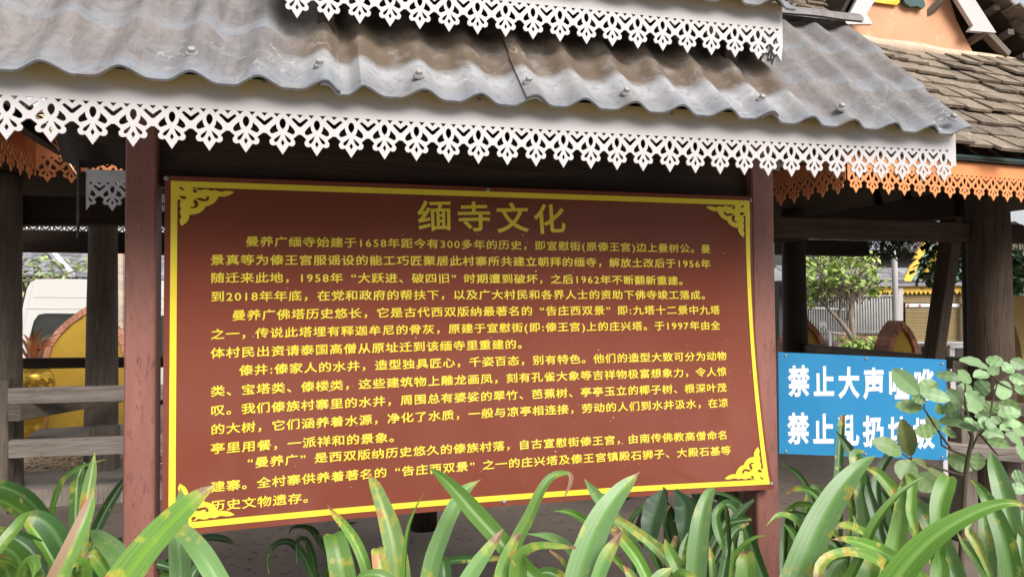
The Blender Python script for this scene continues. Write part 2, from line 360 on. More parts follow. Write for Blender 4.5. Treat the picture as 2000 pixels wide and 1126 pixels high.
class MB:
    def __init__(s): s.v = []; s.f = []; s.uv = []
    def face(s, idx, uvs=None):
        s.f.append(idx); s.uv.append(uvs or [(0, 0)]*len(idx))
    def quad(s, a, b, c, d, uvs=None):
        n = len(s.v); s.v += [Vector(a), Vector(b), Vector(c), Vector(d)]
        s.face((n, n+1, n+2, n+3), uvs or [(0, 0), (1, 0), (1, 1), (0, 1)])
    def beam(s, p0, p1, wd, ht, up=(0, 0, 1), jit=0, seg=1):
        """box from p0 to p1, wd sideways, ht along up"""
        p0, p1 = Vector(p0), Vector(p1); ax = p1-p0; L = ax.length; ax.normalize()
        up = Vector(up); sd = ax.cross(up)
        if sd.length < 1e-4: sd = ax.cross(Vector((0, 1, 0)))
        sd.normalize(); u2 = sd.cross(ax).normalized()
        o = rng.uniform(0, 20); n0 = len(s.v); c = .06*min(wd, ht)
        prof = [(-wd/2+c, -ht/2), (wd/2-c, -ht/2), (wd/2, -ht/2+c), (wd/2, ht/2-c), (wd/2-c, ht/2), (-wd/2+c, ht/2), (-wd/2, ht/2-c), (-wd/2, -ht/2+c)]
        per = [0]
        for i in range(8):
            a, b = prof[i], prof[(i+1) % 8]; per.append(per[-1]+math.hypot(a[0]-b[0], a[1]-b[1]))
        for k in range(seg+1):
            t = k/seg; j = 1+jit*(mnoise.noise(Vector((o+k*.6, o, 0)))) if jit else 1
            off = Vector((0, 0, jit*.15*ht*mnoise.noise(Vector((o+k*.45, 3.3, o))))) if jit else Vector((0, 0, 0))
            for (a, b) in prof: s.v.append(p0+ax*(L*t)+off+sd*a*j+u2*b*j)
        for k in range(seg):
            for i in range(8):
                i2 = (i+1) % 8; A = n0+k*8; B = A+8
                s.face((A+i, A+i2, B+i2, B+i), [(o+L*k/seg, o+per[i]), (o+L*k/seg, o+per[i+1]), (o+L*(k+1)/seg, o+per[i+1]), (o+L*(k+1)/seg, o+per[i])])
        e = [(o+q[0], o+q[1]) for q in prof]
        s.face(tuple(n0+i for i in range(8))[::-1], e[::-1])
        s.face(tuple(n0+seg*8+i for i in range(8)), e)
    def box(s, lo, hi):
        x0, y0, z0 = lo; x1, y1, z1 = hi
        s.beam(((x0+x1)/2, (y0+y1)/2, z0), ((x0+x1)/2, (y0+y1)/2, z1), abs(x1-x0), abs(y1-y0), (0, 1, 0))
    def cyl(s, p0, p1, r0, r1, n=14, seg=1, wob=0, cap=True):
        p0, p1 = Vector(p0), Vector(p1); s.tube([p0+(p1-p0)*(i/seg) for i in range(seg+1)], [r0+(r1-r0)*i/seg for i in range(seg+1)], n, wob, cap)
    def tube(s, pts, rad, n=8, wob=0, cap=True):
        pts = [Vector(p) for p in pts]; n0 = len(s.v); o = rng.uniform(0, 20); L = 0
        prev = None; rings = []
        for k, p in enumerate(pts):
            t = (pts[min(k+1, len(pts)-1)]-pts[max(k-1, 0)]).normalized()
            if prev is None:
                a = t.orthogonal().normalized()
            else:
                a = (prev-t*prev.dot(t)).normalized()
            prev = a; b = t.cross(a)
            if k: L += (pts[k]-pts[k-1]).length
            rings.append(L)
            for i in range(n):
                an = 2*pi*i/n; r = rad[k]
                if wob: r *= 1+wob*mnoise.noise(Vector((cos(an)*1.3+o, sin(an)*1.3, L*1.5+o)))+wob*.5*mnoise.noise(Vector((cos(an)*3+o, sin(an)*3, L*.8)))
                s.v.append(p+a*(cos(an)*r)+b*(sin(an)*r))
        for k in range(len(pts)-1):
            for i in range(n):
                i2 = (i+1) % n; A = n0+k*n; B = A+n; r = rad[k]*2*pi/n
                s.face((A+i, A+i2, B+i2, B+i), [(o+rings[k], o+i*r), (o+rings[k], o+(i+1)*r), (o+rings[k+1], o+(i+1)*r), (o+rings[k+1], o+i*r)])
        if cap:
            s.face(tuple(n0+i for i in range(n))[::-1]); m = n0+(len(pts)-1)*n
            s.face(tuple(m+i for i in range(n)))
    def prism(s, pts, off):
        """polygon (3-D points) extruded by vector off"""
        pts = [Vector(p) for p in pts]; off = Vector(off); n = len(pts); n0 = len(s.v)
        s.v += pts+[p+off for p in pts]
        L = 0
        ex = (pts[1]-pts[0]).normalized() if n > 1 else Vector((1, 0, 0))
        nn = off.normalized(); ey = nn.cross(ex)
        uv = [((p-pts[0]).dot(ex), (p-pts[0]).dot(ey)) for p in pts]
        s.face(tuple(range(n0, n0+n)), uv)
        s.face(tuple(range(n0+2*n-1, n0+n-1, -1)), uv[::-1])
        for i in range(n):
            j = (i+1) % n; e = (pts[j]-pts[i]).length
            s.face((n0+i, n0+n+i, n0+n+j, n0+j), [(L, 0), (L, off.length), (L+e, off.length), (L+e, 0)]); L += e
    def grid(s, fn, nu, nv, uvf=None):
        n0 = len(s.v)
        for j in range(nv+1):
            for i in range(nu+1): s.v.append(Vector(fn(i/nu, j/nv)))
        for j in range(nv):
            for i in range(nu):
                a = n0+j*(nu+1)+i
                q = ((i/nu, j/nv), ((i+1)/nu, j/nv), ((i+1)/nu, (j+1)/nv), (i/nu, (j+1)/nv))
                s.face((a, a+1, a+nu+2, a+nu+1), [uvf(*t) for t in q] if uvf else list(q))
    def mesh(s, name, mats, smooth=False, normals=True):
        me = bpy.data.meshes.new(name)
        me.from_pydata([tuple(v) for v in s.v], [], s.f)
        uvl = me.uv_layers.new(name='UVMap')
        flat = [c for f in s.uv for p in f for c in p]
        uvl.data.foreach_set('uv', flat)
        for mt in (mats if isinstance(mats, (list, tuple)) else [mats]): me.materials.append(mt)
        if normals:
            bm = bmesh.new(); bm.from_mesh(me); bmesh.ops.recalc_face_normals(bm, faces=bm.faces); bm.to_mesh(me); bm.free()
        if smooth:
            me.polygons.foreach_set('use_smooth', [True]*len(me.polygons))
            if smooth == 'auto': me.set_sharp_from_angle(angle=radians(40))
        me.update(); return me
    def build(s, name, mat, parent=None, smooth=False, normals=True, label=None):
        o = link_mesh(name, s.mesh(name, mat, smooth, normals), parent)
        if label: o['label'] = label
        return o

# ------------------------------------------------------------------ ground
g = MB()
def gfn(u, v):
    x = (u-.5)*2; y = (v-.5)*2
    X = math.copysign(abs(x)**2.6*600, x); Y = 6+math.copysign(abs(y)**2.6*600, y)
    z = .02*mnoise.noise(Vector((X*.7, Y*.7, 0))) if abs(X) < 30 and abs(Y) < 30 else 0
    return (X, Y, z-.012)
g.grid(gfn, 80, 80)
go = g.build('ground', M['ground'], smooth=True); tag(go, 'packed sandy brown ground under and around the shelters', 'ground', kind='structure')

m = MB(); m.grid(lambda u, v: (-14+28*u, -7+7.95*v, .004+.003*mnoise.noise(Vector((u*30, v*9, 0)))), 40, 12)  # added out of view to bounce light up to the fascia
tag(m.build('bounce_path', M['bounce_pave'], smooth=True), 'unseen pale concrete strip added to bounce light at the shelter', 'bounce_path', kind='structure')
M['added_hill_mat'] = pm('added_hill', (.035, .06, .02), (.02, .04, .015), .35, rough=.9, c3=(.06, .09, .03), s3=2, lo3=.5, hi3=.7)
m = MB()
def added_hillfn(u, v):
    a = u*2*pi; back = max(0, cos(a-radians(190)))           # added to dim reflections and sky: highest behind the camera, low on the right
    h = 2.2+27*back**2+1.5*mnoise.noise(Vector((cos(a)*6, sin(a)*6, 0)))+.8*mnoise.noise(Vector((cos(a)*20, sin(a)*20, 3)))
    R = 62+40*v
    return (sin(a)*R, cos(a)*R+4, -1+(h+1)*sin(min(v*1.4, 1)*pi/2)+.8*mnoise.noise(Vector((cos(a)*60, sin(a)*60, v*9))))
m.grid(added_hillfn, 160, 8); tag(m.build('added_hills', M['added_hill_mat'], smooth=True), 'dark ring of hills added to dim board reflections and low sky', 'added_hills', kind='structure')

# ------------------------------------------------------------------ lace valances
MOT_H = [  # holes of one motif, pitch 1, y down from the triangle line
    [(-.09+1/6, .004), (.09+1/6, .001), (1/6, .098)], [(-.09-1/6, .002), (.09-1/6, .005), (-1/6, .098)], [(.5-.09, .006), (.5+.09, .003), (.5, .098)],
    [(.5-.25, .145), (.5-.185, .10), (.5, .235), (.5+.185, .10), (.5+.25, .145), (.5+.035, .345), (.5-.035, .345)],
    [(0, .13), (.055, .16), (.088, .23), (.088, .30), (.06, .37), (0, .435), (-.06, .37), (-.088, .30), (-.088, .23), (-.055, .16)],
    [(0, .71), (.055, .80), (0, .89), (-.055, .80)]]
_sd = [(.185, .29), (.25, .345), (.32, .41), (.36, .48), (.345, .54), (.29, .565), (.22, .54), (.115, .49), (.16, .42), (.18, .35)]
_dr = [(.05, .575), (.13, .63), (.22, .70), (.245, .75), (.225, .785), (.18, .79), (.14, .76), (.09, .68)]
MOT_H += [_sd, [(-x, y) for x, y in _sd], _dr, [(-x, y) for x, y in _dr]]
_half = [(.5, .555), (.455, .555), (.40, .60), (.32, .665), (.31, .70), (.355, .735), (.365, .79), (.345, .845), (.30, .88), (.24, .885), (.18, .865)]
MOT_O = [(-x, y) for x, y in _half] + [(0, 1.12)] + _half[::-1]
def lace_mesh(centers, x0, x1, top, hscale, thick=.005, zf=lambda x: 0):
    """flat valance in the XZ plane: centers = motif centres along x; returns mesh with z=0 on the triangle line"""
    cs = list(centers)
    p0 = cs[1]-cs[0]; p1 = cs[-1]-cs[-2]
    while cs[0]-p0 > x0: cs.insert(0, cs[0]-p0)
    while cs[-1]+p1 < x1: cs.append(cs[-1]+p1)
    cs = [cs[0]-p0]+cs+[cs[-1]+p1]
    def X(i, t):
        j = i+1 if t >= 0 else i-1
        j = max(0, min(len(cs)-1, j)); 
        return cs[i]+abs(t)*(cs[j]-cs[i]) if j != i else cs[i]+t*p0
    cu = bpy.data.curves.new('lace', 'CURVE'); cu.dimensions = '2D'; cu.fill_mode = 'BOTH'; cu.extrude = thick/2
    def poly(pts):
        sp = cu.splines.new('POLY'); sp.points.add(len(pts)-1); sp.use_cyclic_u = True
        for k, (x, y) in enumerate(pts): sp.points[k].co = (x, y+zf(x), 0, 1)
    out = []
    for i in range(1, len(cs)-1):
        for (t, y) in MOT_O:
            x = X(i, t)
            if x < x0 or x > x1: x = min(max(x, x0), x1)
            p = (x, -y*hscale)
            if not out or (abs(out[-1][0]-p[0]) > 1e-5 or abs(out[-1][1]-p[1]) > 1e-5): out.append(p)
        for h in MOT_H:
            hp = [(X(i, t), -y*hscale) for t, y in h]
            if min(q[0] for q in hp) > x0+.004 and max(q[0] for q in hp) < x1-.004: poly(hp)
    # drop clamped runs that fold back on the ends
    pts = [(x0, out[0][1])]+[q for q in out if x0 < q[0] < x1]+[(x1, out[-1][1])]
    nt_ = max(2, int((x1-x0)/.12))
    poly([(x0, top)]+pts+[(x1+(x0-x1)*k/nt_, top) for k in range(nt_)])
    ob = bpy.data.objects.new('lace', cu); COL.objects.link(ob)
    dg = bpy.context.evaluated_depsgraph_get(); dg.update()
    me = bpy.data.meshes.new_from_object(ob.evaluated_get(dg))
    bpy.data.objects.remove(ob); bpy.data.curves.remove(cu)
    return me
def lace_obj(name, centers, x0, x1, top, hscale, mat, parent, origin, ex, zfun=None, thick=.005):
    """origin: world point of x=0,z=0; ex: unit direction of the strip; hangs in -Z"""
    me = lace_mesh(centers, x0, x1, top, hscale, thick, zfun or (lambda x: 0))
    ex = Vector(ex).normalized(); nrm = ex.cross(Vector((0, 0, 1)))
    origin = Vector(origin)
    for v in me.vertices:
        x, y, z = v.co
        v.co = origin+ex*x+Vector((0, 0, y))+nrm*z
    me.materials.clear(); me.materials.append(mat)
    me.polygons.foreach_set('use_smooth', [False]*len(me.polygons))
    return link_mesh(name, me, parent)

# ------------------------------------------------------------------ sign shelter
sh = thing('sign_shelter', (.63, 2.72, 0), 'open shelter over the red board with two-tier grey corrugated roof and white lace valances', 'shelter')
def steel_post(x0, x1, y0, y1, z1, label):
    p = MB(); p.box((x0, y0, -.1), (x1, y1, z1)); return p.build('post', M['post'], sh, label=label)
steel_post(-.612, -.518, 2.66, 2.76, 2.22, 'left red-brown square post')
steel_post(1.742, 1.846, 2.70, 2.80, 2.22, 'right red-brown square post')
b = MB(); b.beam((-.517, 2.74, 2.04), (1.741, 2.77, 2.04), .06, .22); b.build('cross_beam', M['timber_dark'], sh)
for (yy, zz) in ((2.28, 2.22), (2.5, 2.43), (2.9, 2.43), (3.1, 2.23)):
    b = MB(); b.beam((-.88, yy, zz-.05), (2.14, yy, zz-.05), .05, .06); b.build('purlin', M['timber_dark'], sh)
for xx in (-.56, .6, 1.79):
    for y0_, y1_ in ((2.15, 2.655), (3.2, 2.69)):
        b = MB(); b.beam((xx, y0_, 2.07), (xx, y1_, 2.555), .05, .06, (0, 1, 0)); b.build('rafter', M['timber_dark'], sh)

CREST = [-.654, -.478, -.314, -.149, .022, .119, .288, .447, .608, .759, .919, 1.072, 1.231, 1.382, 1.533, 1.688, 1.847, 2.0, 2.150]
CR = [-.99, -.822]+CREST
def wave(x, cr):
    if x <= cr[0] or x >= cr[-1]: return .032
    for a, b_ in zip(cr, cr[1:]):
        if a <= x <= b_:
            t = (x-a)/(b_-a); q = abs(t-.5)*2
            q = min(max((q-.22)/.78, 0), 1); return .032*q*q*(3-2*q)
    return 0
def sheet(name, xa, xb, cr, eave, ridge, mat, lift=0.0, parent=sh, skew=0.0, steps=True):
    """corrugated sheet from the eave line (y,z) up to the ridge line (y,z) between xa and xb"""
    ey, ez = eave; ry, rz = ridge
    L = math.hypot(ry-ey, rz-ez); sy, sz = (ry-ey)/L, (rz-ez)/L
    ny, nz = -sz*(1 if ry > ey else -1), abs(sy)
    nu = max(8, int((xb-xa)/.0105)); nv = 60
    m = MB()
    def surf(th):
        def fn(u, v):
            x = xa+(xb-xa)*u; d = v*L
            h = wave(x, cr)+lift+th
            if steps:
                fr = (d % .29)/.29
                h += .010*(fr if fr < .93 else (1-fr)/.07*.93)*-1
            h += .004*mnoise.noise(Vector((x*2.1, d*2, 3)))
            dd = d+.006*mnoise.noise(Vector((x*4, .3, ez)))*(1 if v < .5 else 0)
            return (x, ey+sy*dd+ny*h, ez+sz*dd+nz*h+skew*(x-xa))
        return fn
    uvf = lambda u, v: (xa+(xb-xa)*u, v*L)
    m.grid(surf(.0), nu, nv, uvf); n1 = len(m.v); m.grid(surf(-.007), nu, nv, uvf)
    W = nu+1
    for i in range(nu):
        m.face((i, n1+i, n1+i+1, i+1), [(xa+(xb-xa)*i/nu, 0)]*4)
        a = nv*W+i; m.face((a, a+1, n1+a+1, n1+a))
    for j in range(nv):
        a = j*W; m.face((a, a+W, n1+a+W, n1+a), [(xa, .3)]*4); a = j*W+nu; m.face((a, n1+a, n1+a+W, a+W), [(xb, .3)]*4)
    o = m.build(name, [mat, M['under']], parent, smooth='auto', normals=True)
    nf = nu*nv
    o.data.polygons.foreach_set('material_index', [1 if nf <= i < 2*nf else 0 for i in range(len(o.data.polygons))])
    return o
EAVE, RIDGE = (2.045, 2.088), (2.665, 2.698)
sheets = [(-.99, .045, .000), (-.002, .640, .0085), (.585, 1.41, .000), (1.355, 2.162, .0085)]
sheets = [(-.99, .060, .010), (.008, .636, .001), (.582, 1.412, .0095), (1.352, 2.166, .001)]
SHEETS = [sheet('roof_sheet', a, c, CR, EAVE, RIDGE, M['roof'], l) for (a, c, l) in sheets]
sheet('roof_sheet', -.99, 2.166, CR, (3.30, 2.088), (2.69, 2.698), M['roof_plain'], 0)
# ridge cap: an inverted half pipe
r = MB(); r.grid(lambda u, v: (-1.0+3.22*u, 2.677+.085*cos(pi*v), 2.70+.055*sin(pi*v)+.004*mnoise.noise(Vector((u*20, v, 0)))), 60, 10, lambda u, v: (u*3, v*.1+.15))
r.grid(lambda u, v: (-1.0+3.22*u, 2.677+.078*cos(pi*v), 2.694+.05*sin(pi*v)), 60, 10, lambda u, v: (u*3, v*.1+.15))
r.build('ridge_cap', M['roof_plain'], sh, smooth=True)
# bolts
def bolt(p, par):
    m = MB(); n = Vector((0, -.70, .71)); q = Vector(p); s = .8
    m.tube([q-n*.004, q+n*.003], [.021*s, .019*s], 14); m.tube([q+n*.002, q+n*.018*s, q+n*.021*s], [.0125*s, .0125*s, .009*s], 12)
    return m.build('bolt', M['steel'], SHEETS[par], smooth='auto')
for (px, py, c) in ((375, 104, -.314), (624, 126, .015), (818, 147, .284), (1032, 160, .60), (1223, 181, .915), (1487, 194, 1.378), (1642, 211, 1.676), (1860, 231, 2.135)):
    # find where the pixel ray meets the crest plane of the roof
    d = ray(px, py); t0 = (RIDGE[1]-EAVE[1])/(RIDGE[0]-EAVE[0])
    k = (EAVE[1]+.052-1.5-t0*EAVE[0])/(d.z-t0*d.y)
    bolt(CAM+d*k, 0 if px < 640 else 1 if px < 1040 else 2 if px < 1495 else 3)

# white lace valances
LC = [-.753, -.654, -.559, -.464, -.371, -.279, -.187, -.092, -.002, .091, .183, .273, .366, .454, .541, .629, .715, .803, .888, .975, 1.066, 1.154, 1.241]
sagf = lambda x: .009*((x-.7)/1.45)**2
FRONT = lace_obj('valance', LC+[1.241+.0872*k for k in range(1, 11)], -.90, 2.166, .088, .1005, M['fascia'], sh, (0, 2.10, 2.0375), (1, 0, 0), sagf)
lace_obj('valance', [-.885+.0935*k for k in range(33)], -.886, 2.10, .05, .1005, M['cool_white'], sh, (0, 3.245, 2.018), (1, 0, 0))
def rivet(px, py, Y, r=.006):
    p = AY(px, py, Y); m = MB(); m.tube([p, p+Vector((0, -.004, 0)), p+Vector((0, -.006, 0))], [r, r*.8, r*.3], 10)
    return m.build('screw', M['steel'], FRONT, smooth=True)
for q in ((516, 162), (936, 196), (1313, 223), (1572, 238), (1859, 262)): rivet(q[0], q[1], 2.096)

# upper tier
UX0, UX1 = AY(554, 20, 2.2).x, 1.548
UC = [.653+.0888*k for k in range(11)]
lace_obj('valance', [UX0+.04+.0888*k for k in range(int((.653-UX0)/.0888))]+UC if False else [.653-.0888*k for k in range(9, 0, -1)]+UC, UX0, UX1, .088, .1005, M['fascia'], sh, (0, 2.2, 2.4575), (1, 0, 0))
ucr = [UX0-.12+.1535*k for k in range(14)]
sheet('upper_roof_sheet', UX0-.03, UX1+.015, ucr, (2.145, 2.508), (2.665, 3.02), M['roof_plain'], 0)
sheet('upper_roof_sheet', UX0-.03, UX1+.015, ucr, (3.19, 2.508), (2.69, 3.02), M['roof_plain'], 0)
b = MB(); b.tube([(UX0-.05, 2.677, 3.03), (UX1+.04, 2.677, 3.03)], [.06, .06], 16); b.build('ridge_cap', M['roof_plain'], sh, smooth='auto')
lace_obj('valance', [.0444+.0888*k for k in range(12)], 0, .98, .085, .1005, M['cool_white'], sh, (UX1-.006, 2.203, 2.4575), (0, 1, 0))
for xx in (UX0+.12, UX1-.15):
    for y0_ in (2.30, 3.04):
        b = MB(); b.beam((xx, y0_, 2.30), (xx, y0_, 2.62), .05, .05); b.build('strut', M['timber_dark'], sh)
for y0_ in (2.33, 3.0):
    b = MB(); b.beam((UX0+.02, y0_, 2.62), (UX1-.02, y0_, 2.62), .05, .06); b.build('purlin', M['timber_dark'], sh)
# dark offcut of lace dangling at the rear left corner
me_o = lace_obj('lace_offcut', [.045+.09*k for k in range(4)], 0, .3, .05, .10, M['timber_dark'], sh, (0, 0, 0), (1, 0, 0))
me_o.data.transform(Matrix.Rotation(radians(90), 4, 'Y')); me_o.data.transform(Matrix.Rotation(radians(109), 4, 'Z'))
_p = AY(157, 305, 3.2); me_o.location = _p-WLOC[sh.name]+Vector((0, 0, -.16))

# ------------------------------------------------------------------ red notice board
BY = 2.655
def bpt(s, t, lift=0.0):
    """s 0..1 across, t 0..1 down; the board's own warped face"""
    TL, TR, BR, BL = (322, 343), (1468, 384), (1511, 955), (316, 1049)
    # corners unprojected once on the board's plane; the sheet is slightly bowed along its lower edge
    p = (BC[0]*(1-s)*(1-t)+BC[1]*s*(1-t)+BC[2]*s*t+BC[3]*(1-s)*t)
    p = p+Vector((0, 0, .017*4*s*(1-s)*t))
    bend = .045*max(0, (s-.88)/.12)**2*max(0, sin(pi*min(max((t-.06)/.94, 0), 1)))**.8 - .012*sin(pi*s)*sin(pi*t)
    return Vector((p.x, BY+bend-lift, p.z))
BC = [AY(322, 343, BY), AY(1468, 384, BY), AY(1511, 955, BY), AY(316, 1049, BY)]
def b_inv(P):
    """board coordinates (s,t) of a world point in the board plane"""
    s, t = .5, .5
    for _ in range(30):
        q = bpt(s, t); e = .001
        ds = (bpt(s+e, t)-q)/e; dt = (bpt(s, t+e)-q)/e
        a, b_, c, d_ = ds.x, dt.x, ds.z, dt.z; rx, rz = P.x-q.x, P.z-q.z
        D = a*d_-b_*c; s += (rx*d_-b_*rz)/D; t += (a*rz-c*rx)/D
    return s, t
def bpx(px, py):
    return b_inv(AY(px, py, BY))
nb = thing('notice_board', (.63, BY, .76), 'large red-brown notice board with yellow Chinese writing and border between the two shelter posts', 'notice board')
p = MB()
p.grid(lambda u, v: bpt(u, v), 60, 30); n1 = len(p.v)
p.grid(lambda u, v: bpt(u, v, -.022), 60, 30)
W = 61
for i in range(60):
    p.face((i, i+1, n1+i+1, n1+i)); a = 30*W+i; p.face((a, n1+a, n1+a+1, a+1))
for j in range(30):
    a = j*W; p.face((a, n1+a, n1+a+W, a+W)); a += 60; p.face((a, a+W, n1+a+W, n1+a))
PANEL = p.build('panel', M['board'], nb, smooth='auto')
BW = (BC[1]-BC[0]).length; BH = (BC[0]-BC[3]).length
# border
c_tl, c_tr, c_br, c_bl = bpx(332, 350), bpx(1463, 394), bpx(1503.5, 943.5), bpx(331, 1037)
wS, wT = .0205/BW, .0205/BH
s0, t0_, s1, t1_ = (c_tl[0]+c_bl[0])/2, (c_tl[1]+c_tr[1])/2, (c_tr[0]+c_br[0])/2, (c_bl[1]+c_br[1])/2
bm_ = MB()
def strip(sa, ta, sb, tb, n, lift=.0022):
    bm_.grid(lambda u, v: bpt(sa+(sb-sa)*u, ta+(tb-ta)*v, lift), n if sb-sa > tb-ta else 1, n if tb-ta >= sb-sa else 1)
strip(s0, t0_, s1, t0_+wT, 50); strip(s0, t1_-wT, s1, t1_, 50); strip(s0, t0_+wT, s0+wS, t1_-wT, 30); strip(s1-wS, t0_+wT, s1, t1_-wT, 30)
BORDER = bm_.build('border', M['yellow'], nb, normals=False)
# corner ornaments (outline and holes in enlarged photo units, 1 unit = 1/8.043 px)
ORN = [(180, 155), (335, 158), (372, 176), (440, 164), (512, 184), (505, 215), (480, 240), (475, 255), (510, 265), (535, 265), (580, 290), (640, 272), (690, 270), (740, 290), (800, 275), (860, 297), (900, 297), (950, 285), (1020, 283), (1075, 300), (1000, 350), (930, 372), (850, 375), (820, 430), (780, 480), (720, 515), (665, 530), (640, 580), (580, 630), (510, 655), (443, 662), (435, 720), (400, 780), (333, 832), (310, 790), (305, 740), (330, 700), (312, 650), (310, 600), (328, 575), (306, 530), (310, 480), (325, 450), (300, 432), (283, 440), (183, 440), (195, 400), (178, 345), (195, 300), (178, 270)]
ORH = [[(290, 245), (330, 245), (370, 290), (350, 297), (305, 275)], [(492, 262), (522, 278), (550, 300), (542, 322), (510, 328), (485, 305)],
       [(290, 378), (340, 380), (385, 385), (400, 410), (375, 432), (335, 425)],
       [(525, 415), (590, 398), (640, 415), (680, 410), (672, 385), (700, 372), (720, 390), (712, 425), (670, 455), (610, 450), (560, 435)],
       [(490, 470), (512, 425), (545, 445), (568, 490), (555, 540), (500, 565), (455, 555), (455, 538), (490, 540), (515, 525), (510, 490)]]
def orn_mesh():
    cu = bpy.data.curves.new('orn', 'CURVE'); cu.dimensions = '2D'; cu.fill_mode = 'BOTH'
    for pts in [ORN]+ORH:
        sp = cu.splines.new('POLY'); sp.points.add(len(pts)-1); sp.use_cyclic_u = True
        for k, (x, y) in enumerate(pts): sp.points[k].co = ((x-180)/8.043/560, (y-155)/8.043/560, 0, 1)
    ob = bpy.data.objects.new('orn', cu); COL.objects.link(ob)
    dg = bpy.context.evaluated_depsgraph_get(); dg.update()
    me = bpy.data.meshes.new_from_object(ob.evaluated_get(dg)); bpy.data.objects.remove(ob); return me
om = orn_mesh()
for (fx, fy) in ((0, 0), (1, 0), (1, 1), (0, 1)):
    me = om.copy()
    for v in me.vertices:
        a, c = v.co.x/BW, v.co.y/BH
        s = s0+a if not fx else s1-a; t = t0_+c if not fy else t1_-c
        v.co = bpt(s, t, .0034)
    me.materials.clear(); me.materials.append(M['yellow'])
    link_mesh('corner_ornament', me, BORDER)
# lettering
_gl = {}
_fc = bpy.data.curves.new('glyph', 'FONT'); _fo = bpy.data.objects.new('glyph', _fc); COL.objects.link(_fo)
def glyph(ch, off):
    k = (ch, off)
    if k not in _gl:
        _fc.body = ch; _fc.resolution_u = 3; _fc.offset = 0; _fc.bevel_depth = off; _fc.bevel_resolution = 0
        dg = bpy.context.evaluated_depsgraph_get(); dg.update()
        me = bpy.data.meshes.new_from_object(_fo.evaluated_get(dg))
        _gl[k] = ([tuple(v.co) for v in me.vertices], [tuple(q.vertices) for q in me.polygons if q.normal.z > .05 and min(me.vertices[k_].co.z for k_ in q.vertices) > -1e-4]); bpy.data.meshes.remove(me)
    return _gl[k]
def adv(ch):
    if ch in '0123456789': return .56
    if ch in '()': return .42
    if ch == ':': return .36
    return 1.0
def lettering(name, lines, mat, parent, place, off, wide, tall, label=None):
    m = MB(); vs_, fs = [], []
    for (txt, P0, P1, bow) in lines:
        A = [adv(c) for c in txt]; cen = []; x = 0
        for a in A: cen.append(x+a/2); x += a
        span = (cen[-1]-cen[0]) or 1
        for ch, c, a in zip(txt, cen, A):
            V, F = glyph(ch, off if ch not in '0123456789' else off*.8)
            f = (c-cen[0])/span
            if a < 1 or ch in '“”':
                gx = (min(v[0] for v in V)+max(v[0] for v in V))/2
                if ch == '“': gx -= .25
                if ch == '”': gx += .25
            elif ch in '，。、': gx = .5
            else: gx = .5
            n = len(vs_)
            for (vx, vy, vz) in V:
                lx = (vx-gx)*wide; ly = (vy-.38)*tall
                if ch not in '0123456789“”()，。、：:':   # slightly flared, waisted strokes as in clerical lettering
                    lx *= 1+.05*cos(pi*(vy-.38)*1.1)
                    ly += .018*sin(lx*5.2)
                vs_.append(place(P0, P1, f, lx, ly, span, bow, vz))
            fs += [tuple(n+i for i in q) for q in F]
    me = bpy.data.meshes.new(name); me.from_pydata([tuple(v) for v in vs_], [], fs); me.materials.append(mat)
    return link_mesh(name, me, parent)
def place_board(P0, P1, f, lx, ly, span, bow, vz):
    if P1 is None:
        raise ValueError
    s = P0[0]+(P1[0]-P0[0])*f; t = P0[1]+(P1[1]-P0[1])*f
    em = (P1[0]-P0[0])/span                     # board units per character advance
    return bpt(s+lx*em, t-ly*em*BW/BH-bow*4*f*(1-f), .0012+vz*.02)
TX = [('曼养广缅寺始建于1658年距今有300多年的历史，即宣慰街(原傣王宫)边上曼树公。曼', (493, 471), (1377.6, 485.8)),
      ('景真等为傣王宫服谣设的能工巧匠聚居此村寨所共建立朝拜的缅寺，解放土改后于1956年', (425, 507), (1377.6, 515)),
      ('随迁来此地，1958年“大跃进、破四旧”时期遭到破坏，之后1962年不断翻新重建。', (425, 542), (1334, 548)),
      ('到2018年年底，在党和政府的帮扶下，以及广大村民和各界人士的资助下佛寺竣工落成。', (425.6, 578.7), (1378, 576)),
      ('曼养广佛塔历史悠长，它是古代西双版纳最著名的“告庄西双景”即:九塔十二景中九塔', (467, 615), (1396, 605)),
      ('之一，传说此塔埋有释迦牟尼的骨灰，原建于宣慰街(即:傣王宫)上的庄兴塔。于1997年由全', (425.6, 652), (1396.8, 635)),
      ('体村民出资请泰国高僧从原址迁到该缅寺里重建的。', (425.6, 688.6), (1020, 671)),
      ('傣井:傣家人的水井，造型独具匠心，千姿百态，别有特色。他们的造型大致可分为动物', (481, 722), (1409.6, 694.6)),
      ('类、宝塔类、傣楼类，这些建筑物上雕龙画凤，刻有孔雀大象等吉祥物极富想象力，令人惊', (425.6, 762.6), (1409.6, 725)),
      ('叹。我们傣族村寨里的水井，周围总有婆娑的翠竹、芭蕉树、亭亭玉立的椰子树、根深叶茂', (425.6, 800), (1409.6, 756)),
      ('的大树，它们涵养着水源，净化了水质，一般与凉亭相连接，劳动的人们到水井汲水，在凉', (425.6, 837), (1412.8, 785.8)),
      ('亭里用餐，一派祥和的景象。', (425.6, 874.5), (772, 852)),
      ('“曼养广”是西双版纳历史悠久的傣族村落，自古宣慰街傣王宫，由南传佛教高僧命名', (482, 903), (1411, 848.8)),
      ('建寨。全村寨供养着著名的“告庄西双景”之一的庄兴塔及傣王宫镇殿石狮子、大殿石基等', (425.6, 949), (1417.6, 879)),
      ('历史文物遗存。', (425.6, 986), (605, 970))]
lettering('lettering', [(t, bpx(*a), bpx(*c), 0) for t, a, c in TX], M['yellow'], nb, place_board, .015, .93, .80)
lettering('heading', [('缅寺文化', bpx(849, 421), bpx(1073, 427), 0)], M['yellow'], nb, place_board, .016, .86, .82)
